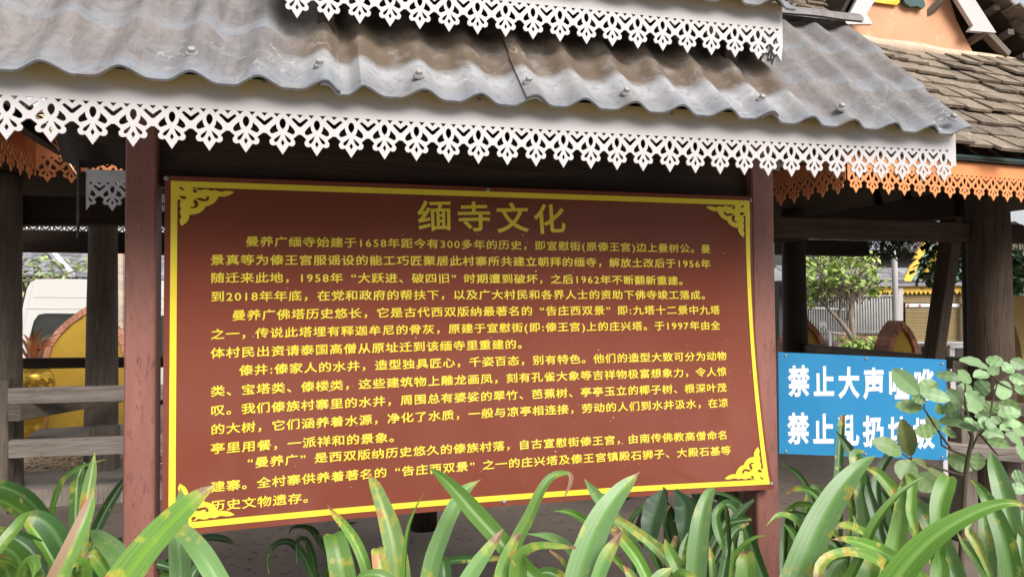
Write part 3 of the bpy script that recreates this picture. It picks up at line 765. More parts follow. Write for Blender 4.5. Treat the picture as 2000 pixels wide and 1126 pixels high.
for (px, py) in ((325, 348), (953, 371), (1465, 391), (1507, 944), (984, 978)):
    s, t = bpx(px, py); q = bpt(s, t, .001); m = MB()
    m.tube([q, q+Vector((0, -.004, 0)), q+Vector((0, -.006, 0))], [.0085, .007, .003], 12); m.build('screw', M['steel'], PANEL, smooth=True)

# ------------------------------------------------------------------ blue sign
SD = 3.45
bs0 = AD(1686, 800, SD)
bs = thing('blue_sign', (bs0.x, bs0.y, 0), 'blue sign with two rows of bold white Chinese characters right of the red board', 'sign')
sTL, sTR, sBR, sBL = AD(1520, 687.5, SD), AD(1848, 702, SD), AD(1849, 898, SD), AD(1522, 885, SD)
m = MB(); m.prism([sTL, sTR, sBR, sBL], FW*.02); m.build('panel', M['sign_blue'], bs)
def place_blue(P0, P1, f, lx, ly, span, bow, vz):
    c = P0+(P1-P0)*f; em = (P1-P0).length/span
    ex = (P1-P0).normalized(); ez = (sTL-sBL).normalized()
    return c+ex*lx*em+ez*ly*em-FW*(.001+vz*.03)
lettering('lettering', [('禁止大声喧哗', AD(1560, 743.5, SD), AD(1804, 751, SD), 0), ('禁止乱扔垃圾', AD(1559, 836, SD), AD(1804, 845, SD), 0)], M['sign_white'], bs, place_blue, .034, .83, 1.27)
for px, py in ((1534, 694), (1692, 700), (1840, 710), (1840, 892), (1690, 886), (1534, 880)):
    q = AD(px, py, SD); m = MB(); m.tube([q, q-FW*.004], [.007, .004], 10); m.build('screw', M['steel'], bs, smooth=True)
for px in (1842, 1503):
    q = AD(px, 890, SD+.03); m = MB(); m.beam((q.x, q.y, -.05), (q.x, q.y, q.z+.3), .028, .028); m.build('leg', M['white'], bs)
bpy.data.objects.remove(_fo)

# ------------------------------------------------------------------ strap leaf plants
def catmull(pts, n, key=None):
    """centripetal spline through pts, n+1 samples evenly spread over the knots' chord length; returns [(point, t)]"""
    K = [0.0]
    for a, b_ in zip(pts, pts[1:]): K.append(K[-1]+max((b_-a).length, 1e-5)**.6)
    P = [pts[0]*2-pts[1]]+list(pts)+[pts[-1]*2-pts[-2]]
    T = [-(K[1]-K[0])]+K+[K[-1]+(K[-1]-K[-2])]
    out = []
    for k in range(n+1):
        t = K[-1]*k/n; i = 0
        while i < len(pts)-2 and t > K[i+1]: i += 1
        p0, p1, p2, p3 = P[i:i+4]; t0, t1, t2, t3 = T[i:i+4]
        A1 = p0*((t1-t)/(t1-t0))+p1*((t-t0)/(t1-t0)); A2 = p1*((t2-t)/(t2-t1))+p2*((t-t1)/(t2-t1)); A3 = p2*((t3-t)/(t3-t2))+p3*((t-t2)/(t3-t2))
        B1 = A1*((t2-t)/(t2-t0))+A2*((t-t0)/(t2-t0)); B2 = A2*((t3-t)/(t3-t1))+A3*((t-t1)/(t3-t1))
        f = (t-t1)/(t2-t1); g_ = f*f*(3-2*f) if False else f
        out.append((B1*((t2-t)/(t2-t1))+B2*((t-t1)/(t2-t1)), i+g_))
    return out
def leaf_mesh(pts3, wid, fold=.22, twist=0.0, n=44, facing=None, curl=0):
    cc = catmull([Vector(q) for q in pts3], n); ctr = [c[0] for c in cc]
    wx = [wid[0]]+list(wid)+[wid[-1]]; ww = []
    for _, t in cc:
        i = min(int(t), len(wid)-2); f = t-i; a, b_, c, d_ = wx[i:i+4]
        v = .5*((2*b_)+(c-a)*f+(2*a-5*b_+4*c-d_)*f*f+(3*b_-a-3*c+d_)*f**3)
        ww.append(min(max(v, min(b_, c)*.9), max(b_, c)*1.06))
    m = MB(); us = (-1, -.66, -.3, 0, .3, .66, 1)
    L = 0; seed = rng.uniform(0, 50)
    rows = []
    for k in range(n+1):
        T = (ctr[min(k+1, n)]-ctr[max(k-1, 0)]).normalized()
        view = (CAM-ctr[k]).normalized() if facing is None else Vector(facing)
        view = (view+Vector((0, 0, .35))).normalized()
        S = T.cross(view)
        if S.length < .05: S = RT.copy()
        S.normalize(); N = S.cross(T).normalized()
        if N.dot(view) < 0: N = -N
        a = twist*(k/n)+.12*mnoise.noise(Vector((seed, k*.12, 0)))
        S2 = S*cos(a)+N*sin(a); N2 = N*cos(a)-S*sin(a)
        hw = max(ww[k]*.83, .0008)/2
        if k: L += (ctr[k]-ctr[k-1]).length
        rows.append(L)
        for u in us:
            e = 1+.05*mnoise.noise(Vector((seed+u, k*.35, 1)))
            m.v.append(ctr[k]+S2*(u*hw*e)+N2*(hw*fold*2.2*(abs(u)**1.1)+hw*.04*mnoise.noise(Vector((u*2, k*.3, seed)))))
    q = len(us)
    for k in range(n):
        for i in range(q-1):
            a = k*q+i
            uv = lambda i_, k_: ((us[i_]+1)/2, (rows[k_]-rows[-1])*2.0)
            m.face((a, a+1, a+q+1, a+q), [uv(i, k), uv(i+1, k), uv(i+1, k+1), uv(i, k+1)])
    return m
CL = {}
def clump(key, X, Y, label):
    CL[key] = (thing('spider_lily', (X, Y, 0), label, 'plant', 'strap-leaved lilies in front of the shelter'), Vector((X, Y, 0)))
def leaf(key, reg, pts, d0, d1, mat, fold=.22, twist=0.0, base=True, label=None):
    """pts: (x, y, width) in a 4x enlargement of the photo whose left edge is at reg; d0..d1 distance at the first and last point"""
    o, B = CL[key]; P = []; Wd = []
    n = len(pts)
    for i, q in enumerate(pts):
        f = i/(n-1); d = d0+(d1-d0)*f
        P.append(AD(reg+q[0]/4, 846+q[1]/4, d)); Wd.append(q[2]/4/FPX*d)
    if base:
        bp = B+Vector((rng.uniform(-.06, .06), rng.uniform(-.06, .06), .02))
        T0 = (P[0]-P[1]).normalized(); L0 = (P[0]-bp).length
        if T0.z > 0:
            P = [bp, bp.lerp(P[0], .55)+Vector((0, 0, .04))]+P; Wd = [Wd[0]*.5, Wd[0]*.8]+Wd
        else:
            m1 = P[0]+T0*(.22*L0); m2 = m1.lerp(bp, .5)+(P[0]+T0*(.5*L0)-m1.lerp(bp, .5))*.35
            P = [bp, m2, m1]+P; Wd = [Wd[0]*.5, Wd[0]*.8, Wd[0]*.95]+Wd
    m = leaf_mesh(P, Wd, fold, twist)
    return m.build('leaf', M[mat], o, smooth=True, normals=False, label=label)

A, B_, C_, D_ = 0, 500, 1000, 1500
def gp(px, d): 
    q = AD(px, 1126, d); return q.x, q.y
clump('A', *gp(40, 2.1), 'lily clump at the far left edge with dark arching leaves before the wooden rails')
clump('A2', *gp(260, 1.75), 'lily clump with a broad spotted leaf crossing the left shelter post')
clump('B', *gp(740, 1.75), 'lily clump under the board middle with tallest yellow and rust blotched leaf')
clump('B2', *gp(930, 1.7), 'lily clump with a dark green leaf leaning left over the lower board border')
clump('C', *gp(1130, 1.65), 'lily clump right of the board middle with a wide leaf and a drooping brown tip')
clump('C2', *gp(1370, 1.8), 'lily clump with one upright blunt-tipped leaf beside the right shelter post')
clump('D', *gp(1590, 1.6), 'lily clump with the widest arching leaf just right of the right shelter post')
clump('D2', *gp(1760, 1.75), 'lily clump below the blue sign with a folded brown-spotted leaf')
clump('E', *gp(1950, 1.6), 'lily clump at the right edge with tall pale and dark leaves before the oval-leaved shrub')
clump('F', *gp(660, 3.0), 'small dark lily clump in the shade behind the board left of middle')
clump('G', *gp(1440, 2.9), 'dark lily clump in the shade behind the right shelter post')
clump('H', *gp(1620, 2.7), 'dark lily clump in front of the lower left corner of the blue sign')
LEAVES = [
 ('A2', A, [(940,1180,300),(1130,930,285),(1300,740,255),(1480,560,195),(1600,460,110),(1690,402,6)], 1.55, 1.62, 'lily_spot', .2, .1),
 ('A2', A, [(1720,1180,190),(1600,980,195),(1500,850,175),(1420,770,150),(1340,690,40)], 1.72, 1.8, 'lily_pale', .2, 0),
 ('A2', A, [(1410,1180,190),(1400,900,185),(1405,700,150),(1415,530,95),(1408,423,6)], 1.82, 1.95, 'lily_pale', .25, 0),
 ('A2', A, [(1010,1130,190),(910,950,190),(810,845,150),(745,785,90),(698,752,5)], 1.66, 1.8, 'lily_pale', .2, 0),
 ('A2', A, [(850,1120,140),(770,1000,140),(710,950,100),(665,968,20)], 1.72, 1.7, 'lily', .2, 0),
 ('A2', A, [(640,1180,170),(645,1060,150),(610,1010,110),(560,1050,8)], 1.66, 1.6, 'lily', .15, 0),
 ('A2', A, [(440,1160,190),(560,900,165),(650,700,140),(700,560,95),(737,435,6)], 1.62, 1.72, 'lily_dry', .2, 0),
 ('A2', A, [(640,1020,90),(655,700,110),(690,450,110),(718,290,80),(742,143,5)], 1.85, 1.95, 'lily_bad', .25, 0),
 ('A2', A, [(600,1000,90),(590,760,105),(595,540,115),(610,340,95),(665,222,10)], 2.0, 2.1, 'lily_mid', .3, 0),
 ('A', A, [(400,700,45),(420,560,55),(480,400,60),(570,305,55),(690,245,35),(830,200,3)], 2.1, 2.0, 'lily_mid', .3, .3),
 ('A', A, [(680,960,70),(760,740,95),(850,560,95),(930,430,75),(1000,330,30)], 3.0, 3.15, 'lily_dark', .3, 0),
 ('A', A, [(520,1000,150),(470,850,200),(380,720,190),(260,650,130),(130,690,30)], 1.85, 1.8, 'lily_dark', .12, .2),
 ('A', A, [(-90,1000,120),(30,860,130),(130,740,120),(190,650,80),(245,603,5)], 1.6, 1.7, 'lily_spot', .2, .4),
 ('A', A, [(420,800,90),(280,580,130),(130,460,135),(-80,390,110)], 2.2, 2.0, 'lily_dark', .2, 0),
 ('A', A, [(330,800,120),(200,640,130),(60,550,140),(-70,490,110)], 2.1, 1.95, 'lily_mid', .2, 0),
 ('A', A, [(460,980,70),(300,870,85),(150,800,85),(-30,745,60)], 2.0, 1.9, 'lily_dark', .3, 0),
 ('A', A, [(450,1060,90),(350,880,115),(240,720,100),(190,640,30)], 1.95, 2.0, 'lily', .3, 0),
 ('A', A, [(190,1180,130),(200,1060,130),(250,990,110),(275,1040,90),(255,1125,10)], 1.58, 1.5, 'lily', .1, 0),
 ('A', A, [(200,1060,150),(90,920,160),(-60,850,130)], 1.8, 1.75, 'lily_mid', .2, 0),
 ('A', A, [(360,1130,90),(250,930,120),(110,820,80),(40,800,10)], 1.9, 1.9, 'lily_dark', .2, 0),
 ('A', A, [(90,1180,170),(30,1040,160),(-70,970,120)], 1.7, 1.65, 'lily_mid', .2, 0),
 ('A', A, [(150,1060,40),(60,1000,45),(-60,990,40)], 1.7, 1.6, 'lily', .3, 0),
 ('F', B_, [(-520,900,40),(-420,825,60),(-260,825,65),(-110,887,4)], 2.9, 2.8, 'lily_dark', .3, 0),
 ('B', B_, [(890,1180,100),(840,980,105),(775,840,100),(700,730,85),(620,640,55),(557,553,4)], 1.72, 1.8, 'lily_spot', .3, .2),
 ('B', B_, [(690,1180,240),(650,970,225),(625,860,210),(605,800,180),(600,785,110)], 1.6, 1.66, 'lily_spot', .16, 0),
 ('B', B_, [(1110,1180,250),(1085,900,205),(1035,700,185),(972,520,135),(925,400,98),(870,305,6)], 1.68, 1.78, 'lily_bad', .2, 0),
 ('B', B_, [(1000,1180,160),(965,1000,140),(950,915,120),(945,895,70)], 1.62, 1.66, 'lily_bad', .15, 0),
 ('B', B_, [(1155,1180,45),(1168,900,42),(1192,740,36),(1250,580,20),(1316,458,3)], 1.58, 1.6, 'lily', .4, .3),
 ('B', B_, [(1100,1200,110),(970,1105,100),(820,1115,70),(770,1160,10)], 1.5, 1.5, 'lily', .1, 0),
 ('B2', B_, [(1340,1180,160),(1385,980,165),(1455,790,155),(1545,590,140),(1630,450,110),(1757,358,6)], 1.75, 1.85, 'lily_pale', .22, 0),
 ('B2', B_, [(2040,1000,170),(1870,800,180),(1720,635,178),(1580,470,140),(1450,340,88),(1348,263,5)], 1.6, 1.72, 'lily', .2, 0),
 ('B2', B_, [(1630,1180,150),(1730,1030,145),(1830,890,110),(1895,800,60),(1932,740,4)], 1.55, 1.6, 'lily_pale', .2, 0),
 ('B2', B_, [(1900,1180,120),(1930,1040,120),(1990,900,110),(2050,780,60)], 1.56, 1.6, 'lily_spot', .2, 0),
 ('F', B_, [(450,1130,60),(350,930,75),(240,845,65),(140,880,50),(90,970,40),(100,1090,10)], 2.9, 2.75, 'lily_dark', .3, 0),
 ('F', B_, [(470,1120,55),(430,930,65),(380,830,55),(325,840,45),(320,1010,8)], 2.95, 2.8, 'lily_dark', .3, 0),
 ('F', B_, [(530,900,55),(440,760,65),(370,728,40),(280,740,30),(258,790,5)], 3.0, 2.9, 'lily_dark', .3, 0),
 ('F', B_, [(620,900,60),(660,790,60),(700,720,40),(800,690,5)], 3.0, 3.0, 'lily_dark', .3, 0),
 ('B2', B_, [(1370,1100,60),(1520,1000,75),(1700,985,75),(1960,975,40)], 2.5, 2.4, 'lily_dark', .3, 0),
 ('C', C_, [(-110,1180,150),(-20,950,140),(60,790,125),(145,630,108),(225,450,95),(300,345,75),(380,312,55),(452,312,30)], 1.66, 1.75, 'lily_spot', .2, 0),
 ('C', C_, [(448,308,40),(462,340,42),(450,400,34),(412,487,12)], 1.748, 1.74, 'dead', .3, .5, False),
 ('C', C_, [(40,1180,170),(55,1020,165),(95,925,110),(210,878,75),(350,880,58),(500,892,24)], 1.56, 1.5, 'lily_spot', .15, 0),
 ('C', C_, [(560,1060,80),(480,940,95),(400,865,100),(280,805,75),(115,783,5)], 1.72, 1.66, 'lily_pale', .2, 0),
 ('C', C_, [(440,1060,40),(380,980,45),(290,910,20)], 1.62, 1.6, 'lily', .2, 0),
 ('C', C_, [(510,1180,270),(590,920,265),(690,700,245),(800,520,195),(900,400,125),(1005,296,5)], 1.55, 1.66, 'lily_pale', .18, .1),
 ('C', C_, [(1080,1180,100),(965,930,112),(850,730,118),(740,590,112),(640,460,92),(565,354,5)], 1.8, 1.95, 'lily_pale', .22, 0),
 ('C', C_, [(670,1140,130),(740,960,135),(800,860,90),(863,756,4)], 1.52, 1.55, 'lily_pale', .2, 0),
 ('C', C_, [(1080,1180,110),(985,990,115),(880,850,115),(780,740,80)], 1.7, 1.78, 'lily', .2, 0),
 ('C', C_, [(720,880,60),(600,715,75),(520,650,80),(430,612,50),(330,604,4)], 2.0, 1.95, 'lily', .25, 0),
 ('C2', C_, [(1340,1130,120),(1200,960,125),(1080,850,100),(960,760,90),(860,690,70),(770,640,30)], 1.75, 1.85, 'lily_bad', .2, 0),
 ('C2', C_, [(1430,1180,195),(1450,900,190),(1480,680,170),(1512,540,128),(1548,460,85),(1583,430,12)], 1.68, 1.78, 'lily_pale', .2, 0),
 ('C2', C_, [(1330,1130,110),(1260,980,115),(1215,890,80),(1195,820,5)], 1.7, 1.76, 'lily_spot', .2, 0),
 ('C2', C_, [(1310,1080,60),(1340,900,72),(1375,780,20)], 1.9, 1.95, 'lily_mid', .2, 0),
 ('C2', C_, [(1570,1180,60),(1562,1000,60),(1545,880,20)], 1.75, 1.8, 'lily_spot', .2, 0),
 ('C2', C_, [(1830,1180,190),(1828,1040,182),(1822,950,160),(1815,920,110)], 1.62, 1.66, 'lily', .12, 0),
 ('C2', C_, [(1705,1180,40),(1735,980,50),(1800,880,45),(1900,812,32),(1993,792,4)], 1.6, 1.55, 'lily', .25, 0),
 ('C2', C_, [(1080,1190,110),(1180,1100,110),(1262,1045,10)], 1.5, 1.52, 'lily_pale', .15, 0),
 ('C2', C_, [(1240,1150,70),(1330,1085,70),(1460,1140,40)], 1.5, 1.46, 'lily_spot', .15, 0),
 ('C2', C_, [(970,1180,90),(915,1090,85),(868,1025,6)], 1.56, 1.58, 'lily_bad', .2, 0),
 ('C2', C_, [(1720,1000,40),(1730,900,45),(1725,845,10)], 1.8, 1.82, 'lily_mid', .2, 0),
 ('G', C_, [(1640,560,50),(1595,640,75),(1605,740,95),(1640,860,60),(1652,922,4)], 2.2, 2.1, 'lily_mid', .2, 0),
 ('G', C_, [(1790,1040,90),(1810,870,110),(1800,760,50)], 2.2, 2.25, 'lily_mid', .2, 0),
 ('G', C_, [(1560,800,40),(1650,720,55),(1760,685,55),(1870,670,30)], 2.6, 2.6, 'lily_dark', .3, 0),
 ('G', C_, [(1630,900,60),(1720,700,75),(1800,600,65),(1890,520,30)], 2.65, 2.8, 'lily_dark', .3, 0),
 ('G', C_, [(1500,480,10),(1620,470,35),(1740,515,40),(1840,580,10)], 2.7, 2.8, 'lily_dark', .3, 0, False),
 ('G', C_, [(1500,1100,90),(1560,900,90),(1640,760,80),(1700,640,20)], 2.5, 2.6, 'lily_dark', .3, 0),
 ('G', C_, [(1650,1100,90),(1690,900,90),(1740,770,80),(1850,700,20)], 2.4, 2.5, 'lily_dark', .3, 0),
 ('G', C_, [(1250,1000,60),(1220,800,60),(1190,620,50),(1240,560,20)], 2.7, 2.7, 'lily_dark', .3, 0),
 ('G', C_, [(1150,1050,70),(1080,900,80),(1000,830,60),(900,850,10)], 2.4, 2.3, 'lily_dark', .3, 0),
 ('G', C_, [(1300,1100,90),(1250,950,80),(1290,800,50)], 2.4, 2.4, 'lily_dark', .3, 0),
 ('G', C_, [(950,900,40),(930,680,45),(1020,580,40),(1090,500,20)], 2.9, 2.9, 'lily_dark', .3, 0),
 ('D', D_, [(215,1180,290),(325,900,290),(430,680,270),(555,465,225),(680,300,150),(780,212,75),(842,174,4)], 1.5, 1.62, 'lily_pale', .18, .1),
 ('D', D_, [(520,1080,120),(390,880,125),(280,745,110),(180,658,80),(80,640,50),(-12,718,4)], 1.62, 1.56, 'lily_spot', .2, -.3),
 ('D2', D_, [(1150,760,100),(1000,480,125),(905,362,112),(830,293,80),(748,268,8)], 1.85, 1.9, 'lily_spot', .22, 0),
 ('D2', D_, [(960,1180,205),(1000,900,185),(1032,680,140),(1055,480,105),(1070,380,60),(1078,314,25)], 1.7, 1.8, 'lily_spot', .25, 0),
 ('D2', D_, [(1085,318,40),(1122,370,95),(1124,480,85),(1118,610,90),(1145,730,68),(1173,808,4)], 1.79, 1.66, 'lily_spot', .2, 0, False),
 ('D2', D_, [(750,900,90),(825,725,90),(930,575,70),(1050,450,50),(1150,378,28),(1222,341,3)], 1.58, 1.6, 'lily', .3, .2),
 ('D2', D_, [(720,1000,140),(712,830,130),(705,730,100),(668,638,6)], 1.78, 1.84, 'lily', .2, 0),
 ('E', D_, [(1330,1000,120),(1335,740,140),(1340,570,170),(1378,430,178),(1405,355,140),(1415,335,70)], 1.7, 1.8, 'lily', .16, 0),
 ('D2', D_, [(1120,1110,110),(1040,1020,118),(900,930,128),(740,862,108),(600,830,68),(498,826,4)], 1.6, 1.5, 'lily', .2, 0),
 ('D2', D_, [(1010,1140,100),(880,1005,110),(740,940,100),(600,925,85),(480,960,85),(410,1030,95),(395,1140,95)], 1.52, 1.45, 'lily_spot', .15, 0),
 ('E', D_, [(960,1190,250),(1150,950,230),(1350,775,190),(1550,655,148),(1750,570,110),(1900,542,70),(2060,580,15)], 1.5, 1.45, 'lily', .2, 0),
 ('E', D_, [(1770,1180,60),(1680,970,68),(1620,840,95),(1565,760,70),(1600,690,8)], 1.62, 1.66, 'lily_bad', .25, 0),
 ('E', D_, [(1740,1180,70),(1630,990,75),(1540,870,70),(1480,775,8)], 1.66, 1.7, 'lily', .2, 0),
 ('E', D_, [(1965,1180,160),(1905,750,172),(1852,520,190),(1795,330,150),(1762,220,98),(1745,143,6)], 1.75, 1.88, 'lily_pale', .2, 0),
 ('E', D_, [(1910,1180,200),(1855,860,180),(1780,650,148),(1700,490,108),(1640,410,60),(1578,348,4)], 1.6, 1.72, 'lily_mid', .2, 0),
 ('E', D_, [(1720,1180,140),(1712,850,142),(1690,650,92),(1668,525,8)], 1.8, 1.9, 'lily_pale', .2, 0),
 ('E', D_, [(1490,1180,170),(1400,950,175),(1280,740,180),(1190,580,140),(1128,466,6)], 1.72, 1.84, 'lily_pale', .2, 0),
 ('E', D_, [(1990,1190,90),(1985,850,85),(2000,600,40)], 1.7, 1.8, 'lily_pale', .2, 0),
 ('D', D_, [(460,1180,70),(530,1040,80),(610,975,8)], 1.58, 1.6, 'lily_pale', .2, 0),
 ('D2', D_, [(770,1190,190),(795,1040,160),(810,950,60)], 1.62, 1.66, 'lily', .15, 0),
 ('E', D_, [(1340,1190,170),(1345,1030,140),(1330,920,40)], 1.64, 1.7, 'lily', .15, 0),
 ('D', D_, [(600,1180,120),(560,1060,130),(480,920,120),(420,860,30)], 1.72, 1.78, 'lily_mid', .2, 0),
 ('D', D_, [(900,900,70),(760,780,80),(620,720,75),(490,735,40)], 1.8, 1.76, 'lily_spot', .2, 0),
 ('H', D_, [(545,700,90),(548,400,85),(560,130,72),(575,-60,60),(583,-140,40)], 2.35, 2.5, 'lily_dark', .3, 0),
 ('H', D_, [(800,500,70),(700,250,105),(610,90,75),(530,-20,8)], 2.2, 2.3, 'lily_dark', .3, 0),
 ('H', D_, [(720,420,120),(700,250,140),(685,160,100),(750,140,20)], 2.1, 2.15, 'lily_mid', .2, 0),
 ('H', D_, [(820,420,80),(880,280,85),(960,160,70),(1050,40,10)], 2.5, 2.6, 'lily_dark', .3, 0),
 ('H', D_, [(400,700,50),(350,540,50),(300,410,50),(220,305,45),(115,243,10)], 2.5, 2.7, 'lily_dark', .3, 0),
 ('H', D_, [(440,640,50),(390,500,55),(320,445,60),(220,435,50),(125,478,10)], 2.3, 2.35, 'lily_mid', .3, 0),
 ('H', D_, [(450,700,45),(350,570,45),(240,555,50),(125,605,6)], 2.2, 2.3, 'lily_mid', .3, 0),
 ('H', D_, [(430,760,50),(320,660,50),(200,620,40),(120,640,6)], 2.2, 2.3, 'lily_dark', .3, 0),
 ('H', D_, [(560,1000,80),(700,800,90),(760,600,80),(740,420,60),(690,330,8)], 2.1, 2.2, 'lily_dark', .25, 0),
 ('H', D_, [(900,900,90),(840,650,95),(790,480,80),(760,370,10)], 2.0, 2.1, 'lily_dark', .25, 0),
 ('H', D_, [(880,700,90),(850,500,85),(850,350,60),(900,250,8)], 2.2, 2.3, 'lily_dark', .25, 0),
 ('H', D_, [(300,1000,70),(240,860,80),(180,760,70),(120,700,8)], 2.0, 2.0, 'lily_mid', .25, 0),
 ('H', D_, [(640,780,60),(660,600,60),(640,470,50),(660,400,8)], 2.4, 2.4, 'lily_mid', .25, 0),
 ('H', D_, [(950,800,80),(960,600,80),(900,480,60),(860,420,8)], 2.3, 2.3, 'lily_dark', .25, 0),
]
for L_ in LEAVES: leaf(*L_)
# random low leaves fill the shade between the traced ones
rf = random.Random(21)
for key, n, d in (('A', 9, 2.2), ('A2', 6, 2.0), ('B', 5, 2.1), ('B2', 6, 2.1), ('C', 9, 2.1), ('C2', 9, 2.2), ('D', 9, 2.0), ('D2', 10, 2.0), ('E', 9, 2.0), ('H', 8, 2.3), ('G', 9, 2.6)):
    o, Bp = CL[key]
    for i in range(n):
        an = rf.uniform(0, 2*pi); ln = rf.uniform(.55, .82); rr = rf.uniform(.18, .42); yy = .2+.12*rf.random()
        dx, dy = cos(an), sin(an)*.6+.25
        p = [Bp+Vector((dx*.04, yy*.4, .02)), Bp+Vector((dx*rr*.35, dy*rr*.35+yy, ln*.6)), Bp+Vector((dx*rr*.8, dy*rr*.8+yy, ln*.95)), Bp+Vector((dx*rr*1.25, dy*rr*1.2+yy, ln*.86))]
        wd = rf.uniform(.035, .06)
        leaf_mesh(p, [wd*.6, wd, wd*.8, .002], .25, 0).build('leaf', M[rf.choice(['lily_dark', 'lily_dark', 'lily_mid'])], o, smooth=True, normals=False)

# broad dark leaves under the board
bd = thing('broadleaf_plant', (*gp(1300, 2.75), 0), 'dark broad-leaved plant drooping in the shade under the right part of the board', 'plant')
bdo = Vector((*gp(1300, 2.75), 0))
for pts in ([(1180,440,30),(1130,560,200),(1090,690,190),(1075,820,130),(1040,925,6)], [(1270,440,40),(1345,560,165),(1345,690,165),(1325,810,60),(1310,870,6)], [(1010,620,20),(990,720,60),(1000,830,50),(1030,900,6)]):
    P = [AD(1000+q[0]/4, 846+q[1]/4, 2.72-.05*i) for i, q in enumerate(pts)]
    leaf_mesh(P, [q[2]/4/FPX*2.72 for q in pts], .15).build('leaf', M['broad'], bd, smooth=True, normals=False)
m = MB(); t1 = AD(1300, 958, 2.75)
m.tube([bdo, bdo.lerp(t1, .6), t1, AD(1318, 957, 2.73)], [.012, .01, .008, .004], 7); m.tube([t1, AD(1296, 952, 2.73)], [.008, .004], 6); m.build('stem', M['twig'], bd, smooth=True)

# ------------------------------------------------------------------ oval-leaved shrub
SHD = 2.45
shr = thing('oval_leaf_shrub', (*gp(1890, SHD), 0), 'leggy pale oval-leaved shrub reaching in front of the blue sign', 'shrub')
OV = [(380,355,170,165,130),(385,340,520,265,115),(625,405,388,345,105),(435,425,325,375,62),(410,465,195,450,108),(545,635,435,535,80),(520,640,350,655,108),(555,640,672,680,85),(245,825,8,730,132),(315,840,245,553,122),(318,880,240,1030,150),(325,875,460,950,72),(600,1000,450,950,75),(365,985,500,1110,150),(935,165,698,95,95),(720,245,513,205,76),(790,270,688,170,74),(800,310,690,300,62),(925,200,808,225,86),(1050,130,908,80,92),(1010,200,922,150,80),(1120,150,1035,172,95),(1215,150,1100,92,90),(830,350,935,270,122),(975,300,1112,355,132),(1090,215,1215,275,82),(1150,345,1215,300,92),(715,440,605,322,92),(885,470,742,345,128),(710,470,568,495,108),(560,520,533,430,64),(800,550,538,575,92),(720,460,850,505,74),(850,510,912,565,92),(862,610,686,615,90),(942,600,842,570,92),(998,520,1182,510,102),(960,530,1010,595,62),(1182,595,1030,580,72),(862,640,1050,695,100),(1060,670,1197,765,92),(1100,590,1215,665,95),(905,505,985,430,100),(1000,440,1182,485,112),(920,720,1092,775,82),(806,950,602,850,125),(835,955,850,815,92),(1215,865,1140,765,85),(1110,1010,1215,1000,102),(1100,1085,1215,1115,92),(900,560,985,620,80),(740,560,850,600,70),(1020,640,1110,600,70)]
for i, (x0, y0, x1, y1, wd) in enumerate(OV):
    d = SHD+rng.uniform(-.13, .10); tilt = rng.uniform(-.05, .05)
    a = AD(1700+x0/4.02, 680+y0/4.02, d); c = AD(1700+x1/4.02, 680+y1/4.02, d+tilt)
    ww = wd/4.02/FPX*d*1.24
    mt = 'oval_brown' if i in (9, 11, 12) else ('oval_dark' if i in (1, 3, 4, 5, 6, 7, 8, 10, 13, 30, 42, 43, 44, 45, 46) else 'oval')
    ax = c-a; Tn = ax.normalized(); vw = ((CAM-a).normalized()+Vector((rng.uniform(-.25, .25), 0, .45+rng.uniform(-.2, .25)))).normalized()
    Sn = Tn.cross(vw).normalized(); Nn = Sn.cross(Tn).normalized(); fd_ = rng.uniform(.04, .22); bow = rng.uniform(-.05, .09)*ax.length; ww *= .92
    L_ = MB()
    def ofn(u, v):
        q_ = (u-.5)*2; hw_ = ww/2*max(0.0, sin(pi*min(v*.97+.015, 1)))**.62
        return a+ax*v+Sn*(q_*hw_)+Nn*(abs(q_)*hw_*fd_*1.5+bow*sin(pi*v)+.0015*sin(v*22)*abs(q_))
    L_.grid(ofn, 6, 14, lambda u, v: (u, -1+v))
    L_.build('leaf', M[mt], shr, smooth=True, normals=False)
def ov(x, y, d=SHD+.03): return AD(1700+x/4.02, 680+y/4.02, d)
m = MB(); gb = Vector((*gp(1890, SHD), 0))
m.tube([gb, AD(1876, 1126, SHD), ov(745, 1000), ov(772, 830), ov(800, 690), ov(745, 440), ov(745, 250)], [.011, .010, .008, .007, .006, .004, .002], 8)
for br in ([(772,830),(850,670),(905,560),(960,530)], [(772,850),(640,800),(520,630),(420,470),(425,425),(385,355)], [(850,680),(930,600),(960,400),(1000,265),(1080,220)], [(640,800),(560,760),(545,640)], [(800,700),(720,560),(710,465)], [(745,1000),(600,960),(320,870),(240,820)], [(320,870),(320,840)], [(800,880),(806,950)], [(905,560),(1050,560),(1120,590)], [(1000,265),(940,170)], [(860,670),(1000,840),(1140,820)], [(1000,265),(1160,345)]):
    m.tube([ov(*q) for q in br], [.0045-.0028*i/(len(br)-1) for i in range(len(br))], 6)
m.build('stem', M['twig'], shr, smooth=True)

